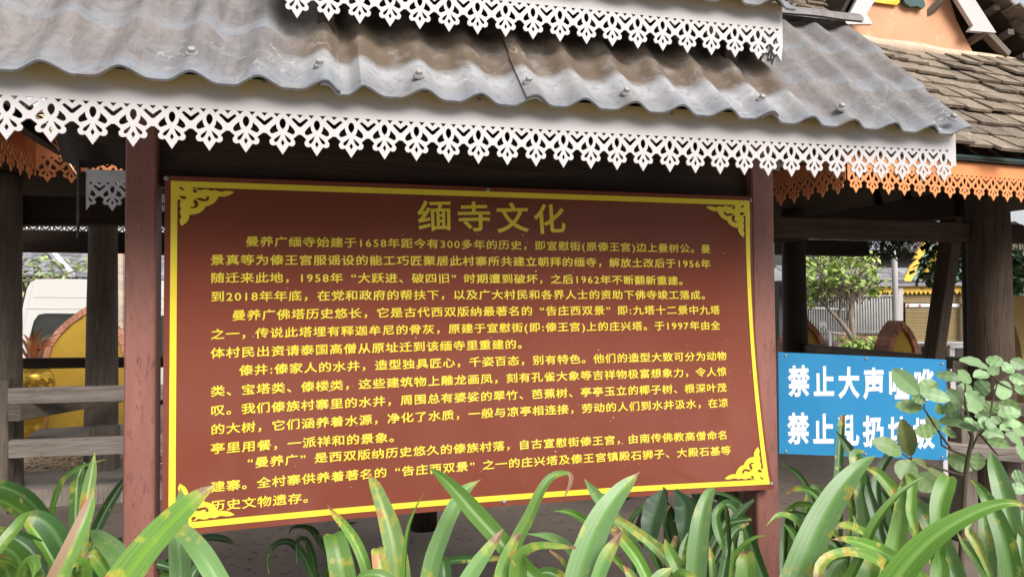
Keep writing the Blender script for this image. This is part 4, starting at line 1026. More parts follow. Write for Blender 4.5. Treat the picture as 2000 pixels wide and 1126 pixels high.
# ------------------------------------------------------------------ tiled slopes
def tiles(m, O, ex, es, width, rows, ew, eh, jit=1.0, th=.014, seed=1):
    """rows of separate clay tiles on the slope O + ex*x + es*y"""
    r_ = random.Random(seed); ex = Vector(ex).normalized(); es = Vector(es).normalized(); nn = ex.cross(es).normalized()
    if nn.z < 0: nn = -nn
    O = Vector(O)
    for j in range(rows):
        x = -r_.random()*ew
        sag = lambda q: .02*jit*mnoise.noise(Vector((q*.9, j*.35, seed)))
        while x < width:
            wd = ew*r_.uniform(.86, 1.1); y = j*eh+r_.uniform(-.012, .012)*jit; L = eh*1.5
            h0 = .022+r_.uniform(0, .012)*jit+sag(x); h1 = .0+sag(x)
            tw = r_.uniform(-.05, .05)*jit
            x0 = x+.003; x1 = min(x+wd-.003, width+.05)
            q = []
            for (a, b_) in ((x0, 0), (x1, 0), (x1, L), (x0, L)):
                hh = h0+(h1-h0)*b_/L
                q.append(O+ex*(a+tw*(b_-L/2)*.5)+es*(y+b_+tw*(a-x0)*.4)+nn*hh)
            m.prism(q, nn*th)
            x += wd
def slab(m, O, ex, es, width, length, th=.02):
    O = Vector(O); ex = Vector(ex).normalized(); es = Vector(es).normalized(); nn = ex.cross(es).normalized()
    if nn.z < 0: nn = -nn
    m.prism([O, O+ex*width, O+ex*width+es*length, O+es*length], -nn*th)

# ------------------------------------------------------------------ right wooden pavilion
rp0 = AD(1930, 700, 5.4)
rp = thing('wooden_pavilion', (rp0.x, rp0.y, 0), 'right timber pavilion with brown tiled roof, orange gable and orange lace valance', 'pavilion', 'timber pavilions behind the notice board')
EX = Vector((cos(radians(5)), sin(radians(5)), 0)); EN = Vector((-EX.y, EX.x, 0))
RC = AY(1655, 350, 3.3)              # front left corner of the eave
EZ = 2.30
Ec = Vector((RC.x, RC.y, EZ))
es = (EN*cos(radians(42))+Vector((0, 0, sin(radians(42))))).normalized()
m = MB(); tiles(m, Ec-EX*.1-EN*.08+Vector((0, 0, .045)), EX, es, 5.6, 9, .20, .18, 2.2, .018, 5); m.build('roof_tiles', M['tile'], rp)
m = MB(); slab(m, Ec-EX*.06-EN*.04+Vector((0, 0, .03)), EX, es, 5.5, 1.62)
slab(m, Ec-EX*.42+Vector((0, .05, -.06)), EN, (EX+Vector((0, 0, .22))).normalized(), 5.3, 1.2)  # hip slab, its overhang added to shade the side lace
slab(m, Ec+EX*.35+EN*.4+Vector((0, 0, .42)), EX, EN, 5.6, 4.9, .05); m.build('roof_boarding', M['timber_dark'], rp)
lace_obj('valance', [.055+.112*k for k in range(50)], 0, 5.4, .075, .122, M['orange'], rp, Ec+Vector((0, 0, -.06)), EX)
lace_obj('valance', [.055+.112*k for k in range(46)], 0, 5.1, .075, .122, M['orange'], rp, Ec+Vector((-.004, .01, -.06)), EN)
b = MB(); b.beam(Ec+Vector((0, -.02, .035))-EX*.02, Ec+EX*5.4+Vector((0, -.02, .035)), .03, .03); b.build('eave_batten', M['green_orn'], rp)
# mortar along the top of the skirt roof
m = MB(); q0 = Ec+es*1.62+EX*.1; m.tube([q0+EX*(.22*k)+Vector((0, -.03, .07+.02*mnoise.noise(Vector((k*1.7, 0, 0))))) for k in range(16)], [.06+.03*abs(mnoise.noise(Vector((k*2.3, 4, 0)))) for k in range(16)], 8, .3); m.build('mortar_ridge', M['mortar'], rp, smooth=True)
# gable wall, barge boards, upper tiled roof
GY = (Ec+es*1.68).y+.15
def G(px, py, dy=0): return AY(px, py, GY+dy)
m = MB(); m.prism([G(1660, 62), G(1668, 30), G(1690, 0), G(1716, -70), G(1780, -190), G(1836, -60), G(1855, 0), G(1868, 40), G(1925, 150), G(1620, 130)], (0, .06, 0)); GW = m.build('gable_wall', M['peach'], rp)
m = MB(); m.prism([G(1649, 47, -.12), G(1674, 0, -.12), G(1715, -90, -.12), G(1740, -70, -.12), G(1710, 0, -.12), G(1693, 27, -.12), G(1705, 47, -.12)], (0, .035, 0)); m.build('bargeboard', M['white'], rp)
m = MB(); m.prism([G(1870, 0, -.12), G(1820, -90, -.12), G(1850, -110, -.12), G(1905, 0, -.12), G(1946, 64, -.12), G(1893, 60, -.12), G(1901, 50, -.12)], (0, .035, 0)); m.build('bargeboard', M['white'], rp)
m = MB(); m.prism([G(1706, -14, -.03), G(1758, -14, -.03), G(1760, 2, -.03), G(1752, 10, -.03), G(1735, 8, -.03), G(1708, 4, -.03)], (0, .03, 0)); m.build('gold_plaque', M['gold'], GW)
m = MB(); m.prism([G(1758, -14, -.05), G(1800, -14, -.05), G(1808, 12, -.05), G(1803, 17, -.05), G(1792, 12, -.05), G(1778, 13, -.05), G(1768, 6, -.05)], (0, .03, 0)); m.build('carved_leaf', M['green_orn'], GW)
# upper roof slopes either side of the gable
a0 = G(1650, 50, -.1); a1 = G(1530, -10, -.1)
m = MB()
lx = G(1672, 5, -.14); ll = G(1515, 60, -.14); 
ul = (lx-ll)
tiles(m, G(1520, 55, -.10), EN, (G(1700, -70, -.1)-G(1640, 48, -.1)).normalized(), 3.6, 9, .20, .12, 1.2, .016, 9)
sl2 = (G(1700, -70, -.1)-G(1640, 48, -.1)).normalized()
m.v and None
m.build('upper_roof_tiles', M['tile'], rp)
m = MB(); slab(m, G(1628, 50, -.1), EN, sl2, 3.6, 1.0, .03)
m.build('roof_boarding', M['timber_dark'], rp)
# ragged front edge of the left slope, tiles lying along the verge
m = MB(); tiles(m, G(1525, 42, -.05), EX, (EX*.45+Vector((0, .55, .7))), .42, 5, .15, .10, 1.6, .016, 13); m.build('verge_tiles', M['tile'], rp)
# right slope, seen from below: dark boards with batten ends
sr = (G(1890, -60, -.1)-G(2010, 90, -.1)).normalized()
m = MB(); q = G(2050, 140, .0); slab(m, G(2080, 175, -.06), EN, sr, 3.0, 2.6, .03); m.build('roof_boarding', M['timber_dark'], rp)
m = MB(); tiles(m, G(2080, 175, -.10)+Vector((.02, 0, .02)), EN, sr, 3.0, 19, .2, .13, 1.2, .018, 17); m.build('upper_roof_tiles', M['tile'], rp)
for (x0, y0, x1, y1) in ((1922, 30, 1948, 14), (1948, 78, 1975, 62), (1890, 85, 1925, 62), (1980, 120, 2005, 108), (1800, 40, 1850, -10)):
    b = MB(); b.beam(G(x0, y0, .05), G(x1, y1, -.1), .05, .045); b.build('batten', M['timber'], rp)
b = MB(); b.beam(G(1922, 62, -.02), G(1965, 108, -.02), .07, .05); b.build('batten', M['timber'], rp)
# posts
def tpost(px, wpx, d, ztop, zbot, mat, par, name='post', wob=.06, label=None):
    q = AD(px, 600, d); r0 = wpx/2/FPX*d
    m = MB(); m.cyl((q.x, q.y, zbot), (q.x, q.y, ztop), r0*1.08, r0*.9, 18, 16, wob)
    return m.build(name, M[mat], par, smooth=True, label=label)
tpost(1933, 80, 5.4, 2.6, 0, 'timber_mid', rp)
tpost(1897, 32, 5.6, 2.3, 0, 'timber_dark', rp)
tpost(1552, 46, 8.8, 2.7, 0, 'timber_dark', rp)
q = AD(1426, 600, 5.06); m = MB(); m.cyl((q.x, q.y, .20), (q.x, q.y, 2.5), .115, .105, 16, 10, .08); m.build('post', M['timber_dark'], rp, smooth=True)
m = MB(); m.box((q.x-.14, q.y-.14, -.02), (q.x+.14, q.y+.14, .2)); m.build('stone_base', M['concrete'], rp)
b = MB(); b.beam(AD(1836-31, 690, 6.2)+Vector((0, 0, -.5)), AD(1866, 455, 6.0)+Vector((0, 0, .2)), .15, .11); b.build('brace', M['timber_mid'], rp)
b = MB(); b.beam(AY(1500, 443, 4.42), AY(1985, 457, 4.42), .12, .135, jit=.12, seg=10); b.build('tie_beam', M['timber_mid'], rp)
b = MB(); b.beam(AY(1960, 457, 4.40), AY(2200, 467, 4.40), .12, .125); b.build('tie_beam', M['timber_dark'], rp)
b = MB(); b.beam(AY(1520, 482, 8.0), AY(1689, 486, 8.0), .16, .19); b.build('tie_beam', M['timber_dark'], rp)
b = MB(); pA = AY(1875, 397, 4.6); b.beam(pA, Vector((pA.x-.05, 8.2, pA.z)), .12, .2); b.build('tie_beam', M['timber_dark'], rp)
for px in (1700, 1760, 1820):
    b = MB(); b.beam(AY(px+25, 432, 5.4), AY(px, 385, 6.2)+Vector((0, 0, .25)), .06, .08); b.build('rafter', M['timber_dark'], rp)
b = MB(); b.beam(AD(1574, 680, 8.7), AD(1905, 712, 6.0), .10, .10); b.build('rail', M['timber'], rp)
b = MB(); b.beam(AD(1860, 722, 5.5), AD(2070, 740, 5.2), .06, .14); b.build('rail', M['timber'], rp)
for (y, h, d, mt) in ((792, 24, 5.0, 'timber'), (862, 40, 4.7, 'timber'), (880, 26, 4.6, 'timber_grey')):
    b = MB(); b.beam(AD(1838, y-6, d+.2), AD(2060, y+14, d-.1), .10, h/FPX*d, seg=4, jit=.05); b.build('bench_plank', M[mt], rp)
for px in (1880, 1965):
    b = MB(); q = AD(px, 900, 4.8); b.beam((q.x, q.y, 0), (q.x, q.y, .75), .12, .12); b.build('bench_leg', M['timber'], rp)
# rear eave lace seen against the light
lace_obj('valance', [.06+.12*k for k in range(48)], 0, 5.6, .25, .13, M['timber_dark'], rp, AY(1525, 462, 8.5), EX)

# ------------------------------------------------------------------ left wooden pavilion
lp = thing('wooden_pavilion', (*(AD(60, 600, 6.3).to_2d()), 0), 'left timber pavilion with weathered bench rails between the picture edge and shelter post', 'pavilion', 'timber pavilions behind the notice board')
tpost(-8, 92, 5.85, 2.6, 0, 'timber', lp)
tpost(200, 56, 7.1, 2.6, 0, 'timber', lp)
b = MB(); b.beam(AD(-90, 412, 6.0), AD(330, 414, 6.6), .16, 57/FPX*6.1, jit=.08, seg=8); b.build('tie_beam', M['timber_dark'], lp)
b = MB(); b.beam(AD(-90, 468, 7.4), AD(330, 476, 7.4), .16, 42/FPX*7.4, jit=.1, seg=8); b.build('tie_beam', M['timber_dark'], lp)
def rail(x0, y0, x1, y1, d0, d1, hpx, wd, mt, name='rail', ext=True):
    p0, p1 = AD(x0, y0, d0), AD(x1, y1, d1); b = MB()
    b.beam(p0, p1+(p1-p0)*.9, wd, hpx/FPX*(d0+d1)/2, jit=.06, seg=14); return b.build(name, M[mt], lp)
rail(-120, 711, 246, 707, 7.6, 7.7, 20, .10, 'timber_dark')
rail(-120, 776, 246, 767, 5.55, 5.75, 31, .07, 'timber_grey')
rail(-120, 881, 246, 868, 5.55, 5.75, 34, .07, 'timber_grey')
b = MB(); b.beam(AD(66, 851, 6.6), AD(330, 836, 7.0), .42, .07, jit=.04, seg=8); b.build('seat_plank', M['timber_grey'], lp)
b = MB(); p0 = AD(-60, 806, 5.65); b.beam(AD(28, 806, 5.5), AD(28, 806, 5.5)+Vector((.5, 1.2, 0)), .10, .12); b.build('rail_bracket', M['timber'], lp)
b = MB(); q = AD(2, 900, 5.62); b.beam((q.x, q.y, -.02), (q.x, q.y, 1.0), .13, .13); b.build('rail_leg', M['timber'], lp)
b = MB(); q = AD(205, 880, 6.5); b.beam((q.x, q.y, -.02), (q.x, q.y, .5), .2, .2); b.build('rail_leg', M['timber'], lp)
# plinth and lower step
q = AD(60, 979, 5.75)
b = MB(); b.box((q.x-1.6, q.y, -.02), (q.x+2.6, q.y+.75, .13)); b.build('step', M['timber_grey'], lp)
# roof underside, orange lace in the shade, tiled eave running away on the left
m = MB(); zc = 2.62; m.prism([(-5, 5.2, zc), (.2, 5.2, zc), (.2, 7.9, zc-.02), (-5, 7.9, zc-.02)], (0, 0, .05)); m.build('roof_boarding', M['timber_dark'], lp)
lq = AY(70, 305, 4.9)
lace_obj('valance', [.06+.125*k for k in range(40)], 0, 2.3, .16, .135, M['orange'], lp, lq, (1, .1, 0))
lq2 = AY(70, 305, 4.88); yv = Vector((0.02, 1, 0)).normalized()
lace_obj('valance', [.06+.125*k for k in range(16)], 0, 1.9, .16, .135, M['orange'], lp, lq2-yv*1.9, yv)
m = MB(); zl = lq.z+.17; m.prism([(lq.x-3, 4.62, zl+.02), (lq.x+1.0, 4.62, zl+.02), (lq.x+2.6, 4.5, zl+.02), (lq.x+2.6, 5.6, zl+.1), (lq.x-3, 5.6, zl+.1)], (0, 0, .03)); m.build('roof_boarding', M['timber_dark'], lp)  # slab added above the orange lace to shade it
e0 = AY(20, 222, 3.4); e1 = AY(122, 290, 4.6)
m = MB(); ev = (e1-e0).normalized(); up_ = Vector((-.66, .05, .75)).normalized(); up_ = (up_-ev*up_.dot(ev)).normalized()
tiles(m, e0-ev*.5, ev, up_, 1.75, 6, .18, .12, 1.3, .016, 31); m.build('roof_tiles', M['tile'], lp)
m = MB(); slab(m, e0-ev*.5-Vector((0, 0, .03)), ev, up_, 1.7, .9); m.build('roof_boarding', M['timber_dark'], lp)
m = MB(); m.prism([AY(112, 262, 4.7), AY(175, 262, 4.7), AY(175, 304, 4.7), AY(150, 304, 4.7), AY(118, 290, 4.7)], (0, .04, 0)); m.build('fascia_board', M['orange'], lp)
m = MB()
for i in range(26):
    c = AY(rng.uniform(92, 135), rng.uniform(196, 262), 4.2); a = Vector((rng.uniform(-1, 1), rng.uniform(-.4, .4), rng.uniform(-.6, .6)))*.10
    m.tube([c-a, c+Vector((0, 0, .015)), c+a], [.003, .004, .002], 5)
so_ = m.build('straw_tuft', M['straw'], None); tag(so_, 'tuft of dry straw caught on the tiles at the left, behind the white lace', 'straw')
m = MB(); m.tube([AY(104, 275, 4.4), AY(122, 298, 4.35), AY(135, 318, 4.3), AY(150, 341, 4.3)], [.006, .005, .004, .002], 6); so_ = m.build('dry_stalk', M['straw'], None, smooth=True); tag(so_, 'single dry stalk hanging down from the left pavilion eave', 'stalk')
lace_obj('valance', [.06+.12*k for k in range(24)], 0, 2.8, .20, .13, M['timber_dark'], lp, AY(40, 438, 9.0), (1, 0, 0))
# middle post stump on its stone base, belongs to the left pavilion's front row
q = AD(827, 700, 4.32); m = MB(); m.cyl((q.x, q.y, .235), (q.x, q.y, 2.3), .078, .07, 16, 10, .08); m.build('post', M['timber_dark'], lp, smooth=True)
m = MB(); m.cyl((q.x, q.y, -.02), (q.x, q.y, .235), .115, .10, 12, 3, .03); m.build('stone_base', M['concrete'], lp, smooth='auto')

# ------------------------------------------------------------------ straw on the ground at the left
m = MB(); q = AZ(120, 905, 0)
for i in range(2200):
    x = q.x+rng.uniform(-2.4, 1.6); y = q.y+rng.uniform(-.6, 1.6); a = rng.uniform(0, pi); l = rng.uniform(.05, .16)
    v = Vector((cos(a), sin(a), rng.uniform(-.15, .25)))*l; c = Vector((x, y, rng.uniform(.005, .06)))
    m.tube([c-v, c+v], [.004, .003], 4, cap=False)
so_ = m.build('straw', M['straw']); tag(so_, 'loose dry straw strewn on the ground behind the left bench', 'straw', kind='stuff')

# ------------------------------------------------------------------ pointed yellow walls with brick rims
def petal(cx, apex_y, half, base_y, d, thick, label, spring):
    """pointed arch slab: cx, half in px at spring line, heights in px"""
    o0 = AD(cx, base_y, d); base = thing('arch_wall', (o0.x, o0.y, 0), label, 'arched wall', 'yellow pointed walls with brick rims')
    ex_ = Vector((1, 0, 0)); ny = Vector((0, 1, 0)); k = d/FPX
    H = AD(cx, apex_y, d).z; S = AD(cx, spring, d).z; hw = half*k*1.06; R_ = .075
    def prof(hw_, H_, S_, n=9):
        pts = [(-hw_, 0), (-hw_, S_)]
        for i in range(1, n+1):
            t = i/n; pts.append((-hw_*(1-t), S_+(H_-S_)*t**.47))
        return pts+[(-x, y) for x, y in pts[::-1][1:]]
    pin = prof(hw-R_, H-R_*1.25, S); pout = prof(hw, H, S)
    W3 = lambda q, off=0: Vector((o0.x, o0.y, 0))+ex_*q[0]+Vector((0, 0, q[1]))+ny*off
    m = MB(); m.prism([W3(q, .03) for q in pin], ny*(thick-.06)); m.build('panel', M['petal'], base)
    m = MB()
    for i in range(len(pin)-1):   # one brick per course round the rim
        a, b_, c, e = [Vector((*q, 0)) for q in (pin[i], pin[i+1], pout[i+1], pout[i])]
        nsub = max(1, int((b_-a).length/.17))
        for s_ in range(nsub):
            t0, t1 = s_/nsub+.02, (s_+1)/nsub-.02; jt = rng.uniform(-.008, .008)
            q4 = [a.lerp(b_, t0), a.lerp(b_, t1), e.lerp(c, t1), e.lerp(c, t0)]
            m.prism([W3(q[:2], jt) for q in q4], ny*thick)
    m.build('brick_rim', M['brick'], base)
    return base
petal(168, 597, 75, 831, 9.6, .28, 'yellow pointed wall with brick rim in front of the white van at the left', 712)
petal(1577, 620, 46, 790, 10.2, .22, 'yellow pointed wall with brick rim half hidden by a dark post near the frangipani', 698)
petal(1768, 626, 37, 790, 9.4, .26, 'yellow pointed wall with brick rim in front of the bronze shutter', 702)
# big yellow arch at the right edge
yo = AD(1985, 700, 7.4); ya = thing('yellow_arch', (yo.x, yo.y, 0), 'large yellow plaster arch at the right edge beside the thick pavilion post', 'arch')
Y7 = lambda px, py, dd=0: AD(px, py, 7.4+dd)
m = MB(); m.prism([Y7(1958, 577), Y7(2110, 577), Y7(2110, 900), Y7(2003, 900), Y7(1999, 720), Y7(1993, 672), Y7(1983, 637), Y7(1972, 614), Y7(1958, 600)], FW*.10); m.build('arch_face', M['arch'], ya)
m = MB(); m.prism([Y7(1925, 585, .5), Y7(2100, 585, .5), Y7(2100, 900, .5), Y7(1925, 900, .5)], FW*.08); m.build('back_wall', M['petal'], ya)

# ------------------------------------------------------------------ left background
vd = 12.0
vo_ = AD(220, 700, vd); van = thing('van', (vo_.x, vo_.y, 0), 'cream white high-roof van with dark side windows parked behind the left pavilion', 'van')
V = lambda px, py, dd=0: AD(px, py, vd+dd)
rx = RT.copy(); rx.z = 0; rx.normalize(); vn = Vector((-rx.y, rx.x, 0))
m = MB(); m.prism([V(34, 775), V(33, 690), V(38, 645), V(46, 592), V(53, 563), V(60, 550), V(72, 545.5), V(110, 544), V(250, 546), V(480, 552), V(486, 600), V(488, 775)], vn*1.75); m.build('body', M['van'], van)
m = MB(); m.prism([V(50, 705), V(58, 660), V(67, 626), V(76, 614), V(90, 611.5), V(160, 612), V(250, 613), V(250, 705)], -vn*.012); WS = m.build('window_surround', M['black'], van)
m = MB(); m.prism([V(60, 700), V(66, 660), V(74, 630), V(82, 620), V(94, 619), V(250, 620), V(250, 700)], -vn*.018); m.build('pane', M['glass'], WS)
m = MB(); m.prism([V(262, 615), V(400, 617), V(400, 700), V(262, 700)], -vn*.015); m.build('window', M['glass'], van)
for (p0, p1) in (((66, 579.5), (480, 583)), ((50, 602), (480, 604))):
    m = MB(); m.beam(V(*p0)-vn*.002, V(*p1)-vn*.002, .008, .012); m.build('seam', M['greypaint'], van)
m = MB(); m.beam(V(65, 551)-vn*.001, V(41, 660)-vn*.001, .008, .010, (0, 1, 0)); m.build('seam', M['greypaint'], van)
for px in (110, 400):
    q = V(px, 775); m = MB(); m.cyl(Vector((q.x, q.y, .33))-vn*.02, Vector((q.x, q.y, .33))+vn*.2, .33, .33, 24); m.build('wheel', M['black'], van, smooth='auto')
q = AD(60, 812, 9.9); bw = MB()
for r_i in range(7):
    for c_i in range(9): bw.box((q.x-1.3+c_i*.215+(r_i % 2)*.1, q.y-.05+rng.uniform(-.006, .006), r_i*.068), (q.x-1.3+c_i*.215+(r_i % 2)*.1+.203, q.y+.07, r_i*.068+.058))
bo = bw.build('brick_wall', M['brick'], None); tag(bo, 'low red brick wall behind the left bench rails', 'wall')
# urn and its plant
uo = AD(64, 740, 8.8); ur = thing('urn', (uo.x, uo.y, 0), 'ornate gilded urn between the left pavilion posts', 'urn')
m = MB(); zt = AD(64, 716, 8.8).z
prof = [(.10, 0), (.16, .05), (.12, .15), (.14, .3), (.20, zt*.55), (.235, zt*.75), (.22, zt*.9), (.17, zt*.96), (.21, zt), (.18, zt-.01)]
m.tube([(uo.x, uo.y, z) for r_, z in prof], [r_ for r_, z in prof], 24); VES = m.build('vessel', M['gold'], ur, smooth=True)
for k in range(6):
    an = -pi/2+(k-2.5)*.42; m = MB(); c = Vector((uo.x, uo.y, zt*.78)); pts = []
    for j in range(22):
        t = j/21*2.2*2*pi; rr = .07*(1-j/26)
        p2 = Vector((cos(an+rr*cos(t)*4)*.236, sin(an+rr*cos(t)*4)*.236, rr*sin(t))); pts.append(c+p2)
    m.tube(pts, [.012]*22, 6); m.build('scroll', M['gold'], VES, smooth=True)
cp = thing('cordyline', (uo.x, uo.y, zt), 'red-leaved potted plant rising from the gilded urn before the van', 'plant')
for k in range(16):
    an = rng.uniform(0, 2*pi); tp = Vector((uo.x+cos(an)*rng.uniform(.1, .45), uo.y+sin(an)*.25, zt+rng.uniform(.15, .5))); c0 = Vector((uo.x, uo.y, zt))
    leaf_mesh([c0, c0.lerp(tp, .5)+Vector((0, 0, .12)), tp], [.02, .045, .003], .3, 0, 10).build('leaf', M['red' if k % 3 else 'dead'], cp, smooth=True, normals=False)
# pale brick pillar
q = AD(231, 600, 10.8); pl_ = thing('brick_pillar', (q.x, q.y, 0), 'slim pale brick pillar just left of the left shelter post', 'pillar')
m = MB(); zt = AD(231, 490, 10.8).z
nrow = int(zt/.115)
for i in range(nrow): m.box((q.x-.075, q.y-.075, i*.115), (q.x+.075, q.y+.075, i*.115+.103))
m.build('shaft', M['paleb'], pl_)
m = MB(); m.box((q.x-.068, q.y-.068, 0), (q.x+.068, q.y+.068, zt)); m.build('mortar_core', M['mortar'], pl_)
# tiled house roof on the left
hl = thing('house', (*(AD(150, 560, 19).to_2d()), 0), 'house with light grey tiled roof behind the white van', 'house')
m = MB(); H = lambda px, py, dd=0: AD(px, py, 19+dd)
e_ = (H(260, 540)-H(20, 532)); tiles(m, H(-40, 537), e_, (Vector((.12, .8, .5))), 5.5, 8, .26, .22, .6, .03, 41)
m.build('roof_tiles', M['greytile'], hl)
m = MB(); slab(m, H(-40, 536), e_, Vector((.12, .8, .5)), 5.5, 2.2, .05); m.build('roof_boarding', M['darkwall'], hl)
m = MB(); m.beam(H(96, 486, .9), H(140, 537, -.15), .16, .12); m.build('verge', M['cool_white'], hl)
m = MB(); a = H(-40, 540, .3); c = H(300, 546, .3); m.prism([a, c, Vector((c.x, c.y, 0)), Vector((a.x, a.y, 0))], (0, .2, 0)); m.build('wall', M['timber_dark'], hl)

def foliage(m, c, rad, n, size, r_, flat=.6):
    for i in range(n):
        v = Vector((r_.gauss(0, .5), r_.gauss(0, .5), r_.gauss(0, .5)*flat))*rad
        p = Vector(c)+v; a = Vector((r_.uniform(-1, 1), r_.uniform(-1, 1), r_.uniform(-.7, .3))).normalized()*size*r_.uniform(.6, 1.3)
        s_ = a.cross(Vector((r_.uniform(-.4, .4), r_.uniform(-.4, .4), 1))).normalized()*size*.3; dn = Vector((0, 0, -size*.12))
        n0 = len(m.v); m.v += [p, p+a*.5+s_, p+a+dn, p+a*.5-s_]; m.face((n0, n0+1, n0+2, n0+3))
def tree(name, base, trunk, limbs, clusters, mat, bark, label, cat, size, n, seed, rad):
    r_ = random.Random(seed); t = thing(name, base, label, cat)
    m = MB()
    for pts, r0, r1 in limbs: m.tube(pts, [r0+(r1-r0)*i/(len(pts)-1) for i in range(len(pts))], 8, .15)
    m.build('trunk', M[bark], t, smooth=True)
    m = MB()
    for c in clusters: foliage(m, c, rad*r_.uniform(.7, 1.2), n, size, r_)
    m.build('crown', M[mat], t, normals=False)
    return t
# leafy branch behind left pavilion
q = AD(40, 560, 13); r1 = random.Random(5)
cl = [AD(r1.uniform(20, 120), r1.uniform(505, 548), r1.uniform(12.6, 13.6)) for _ in range(16)]+[AD(r1.uniform(150, 185), r1.uniform(505, 530), 13) for _ in range(5)]+[AD(38, 572, 13)]
tree('pale_leaf_tree', (q.x, q.y, 0), None, [([(q.x, q.y, 0), (q.x, q.y, 1.4), q+Vector((0, 0, .2))], .06, .03), ([q+Vector((0, 0, .1)), AD(90, 545, 13), AD(180, 520, 13)], .03, .01)], cl, 'foliage_pale', 'bark', 'thin tree of pale yellow-green leaves in front of the left grey roof', 'tree', .13, 12, 3, .24)

# ------------------------------------------------------------------ right background
# frangipani
fd = 13.0; fo = AD(1668, 674, fd); r1 = random.Random(8)
F_ = lambda px, py, dd=0: AD(px, py, fd+dd)
limbs = [([Vector((fo.x, fo.y, 0)), F_(1666, 655), F_(1662, 610), F_(1664, 585), F_(1668, 545), F_(1680, 500)], .058, .02),
         ([F_(1668, 668), F_(1655, 645), F_(1637, 622), F_(1615, 600), F_(1590, 570), F_(1570, 560)], .048, .012),
         ([F_(1656, 625), F_(1662, 600), F_(1655, 560), F_(1645, 520)], .04, .012), ([F_(1664, 590), F_(1690, 560), F_(1712, 545)], .03, .01),
         ([F_(1615, 600), F_(1610, 560), F_(1600, 520)], .03, .01), ([F_(1637, 622), F_(1645, 580), F_(1630, 530)], .03, .01), ([F_(1665, 560), F_(1640, 530), F_(1615, 500)], .03, .01),
         ([F_(1668, 545), F_(1700, 520), F_(1718, 500)], .025, .01), ([F_(1660, 570), F_(1680, 540), F_(1695, 505)], .025, .008)]
for _ in range(110):
    a = F_(r1.uniform(1590, 1690), r1.uniform(540, 600), r1.uniform(-.4, .4)); b2 = F_(r1.uniform(1568, 1720), r1.uniform(490, 560), r1.uniform(-.6, .6)); limbs.append(([a, a.lerp(b2, .5)+Vector((0, 0, -.05)), b2], .010, .004))
cl = [F_(r1.uniform(1566, 1716), r1.uniform(492, 556)+abs(r1.gauss(0, 6)), r1.uniform(-.8, .8)) for _ in range(64)]+[F_(r1.uniform(1568, 1600), r1.uniform(560, 610), 0) for _ in range(9)]+[F_(1700+r1.uniform(-15, 20), 562+r1.uniform(-8, 12), 0) for _ in range(5)]
t = tree('frangipani_tree', (fo.x, fo.y, 0), None, limbs, cl, 'foliage_light', 'bark', 'low frangipani tree with forked pale trunk and light green leaf tufts by the grey fence', 'tree', .125, 13, 4, .17)
# dark leafy branches beyond the thick post
r1 = random.Random(12); td = 9.0
q = AD(2010, 560, td)
cl = [AD(r1.uniform(1815, 1885), r1.uniform(478, 545), td+r1.uniform(-.4, .4)) for _ in range(26)]+[AD(r1.uniform(1955, 2030), r1.uniform(480, 575), td+r1.uniform(-.4, .4)) for _ in range(36)]+[AD(r1.uniform(1735, 1775), r1.uniform(468, 482), td) for _ in range(5)]
tree('dark_leaf_tree', (q.x+.6, q.y, 0), None, [([Vector((q.x+.6, q.y, 0)), AD(2060, 600, td), AD(2050, 480, td), AD(1980, 440, td), AD(1850, 455, td), AD(1750, 465, td)], .12, .01), ([AD(1850, 455, td), AD(1860, 500, td), AD(1850, 540, td)], .012, .005), ([AD(1990, 445, td), AD(1990, 500, td), AD(1985, 560, td)], .015, .005)], cl, 'foliage', 'bark', 'tree of large dark green heart leaves hanging behind the thick right post', 'tree', .125, 16, 6, .2)
# fence on its pink wall
W_ = lambda px, py, dd=0: AD(px, py, 16+dd)
a = W_(1540, 676); c = W_(1752, 676)
fw = thing('pink_wall', (*(a.lerp(c, .5).to_2d()), 0), 'low pink wall below the grey slat fence', 'wall')
m = MB(); p0, p1 = W_(1640, 648), W_(1752, 648); m.prism([p0, p1, Vector((p1.x, p1.y, 0)), Vector((p0.x, p0.y, 0))], (0, .2, 0)); m.build('masonry', M['pink'], fw)
fe = thing('slat_fence', (*(a.lerp(c, .5).to_2d()), 0), 'grey metal slat fence behind the frangipani tree', 'fence')
m = MB()
px = 1571
while px < 1752:
    lft = px < 1662
    top = W_(px, 577 if px > 1600 else 586); bt = W_(px, 652 if px > 1640 else 676)
    m.beam((top.x, top.y, bt.z), (top.x, top.y, top.z), .010 if lft else .042, .02)
    px += 4.7 if lft else 5.3
m.build('slats', M['greypaint'], fe)
m = MB(); m.beam(W_(1598, 578, -.02), W_(1752, 577, -.02), .04, .04); m.beam(W_(1570, 600, -.02), W_(1650, 604, -.02), .03, .03); m.beam(W_(1668, 648, -.02), W_(1752, 648, -.02), .04, .04); m.build('rails', M['greypaint'], fe)
# house behind fence
B5 = lambda px, py, dd=0: AD(px, py, 21+dd)
hr = thing('house', (*(B5(1690, 600).to_2d()), 0), 'dark walled house with grey shingle roof behind the fence and white pole', 'house')
m = MB(); p0, p1 = B5(1520, 548, 1), B5(1900, 548, 1); m.prism([p0, p1, Vector((p1.x, p1.y, 0)), Vector((p0.x, p0.y, 0))], (0, .3, 0)); m.build('wall', M['darkwall'], hr)
m = MB(); ev = (B5(1800, 552)-B5(1560, 546)); tiles(m, B5(1550, 545), ev, Vector((.05, .8, .55)), 4.4, 3, .22, .20, .5, .03, 51); m.build('roof_tiles', M['greytile'], hr)
m = MB(); slab(m, B5(1550, 545), ev, Vector((.05, .8, .55)), 4.4, .66, .05); p0, p1 = B5(1500, 522, 1.6), B5(1900, 522, 1.6); m.prism([p0, p1, p1+Vector((0, 0, .7)), p0+Vector((0, 0, .7))], (0, .2, 0)); m.build('upper_wall', M['darkwall'], hr)
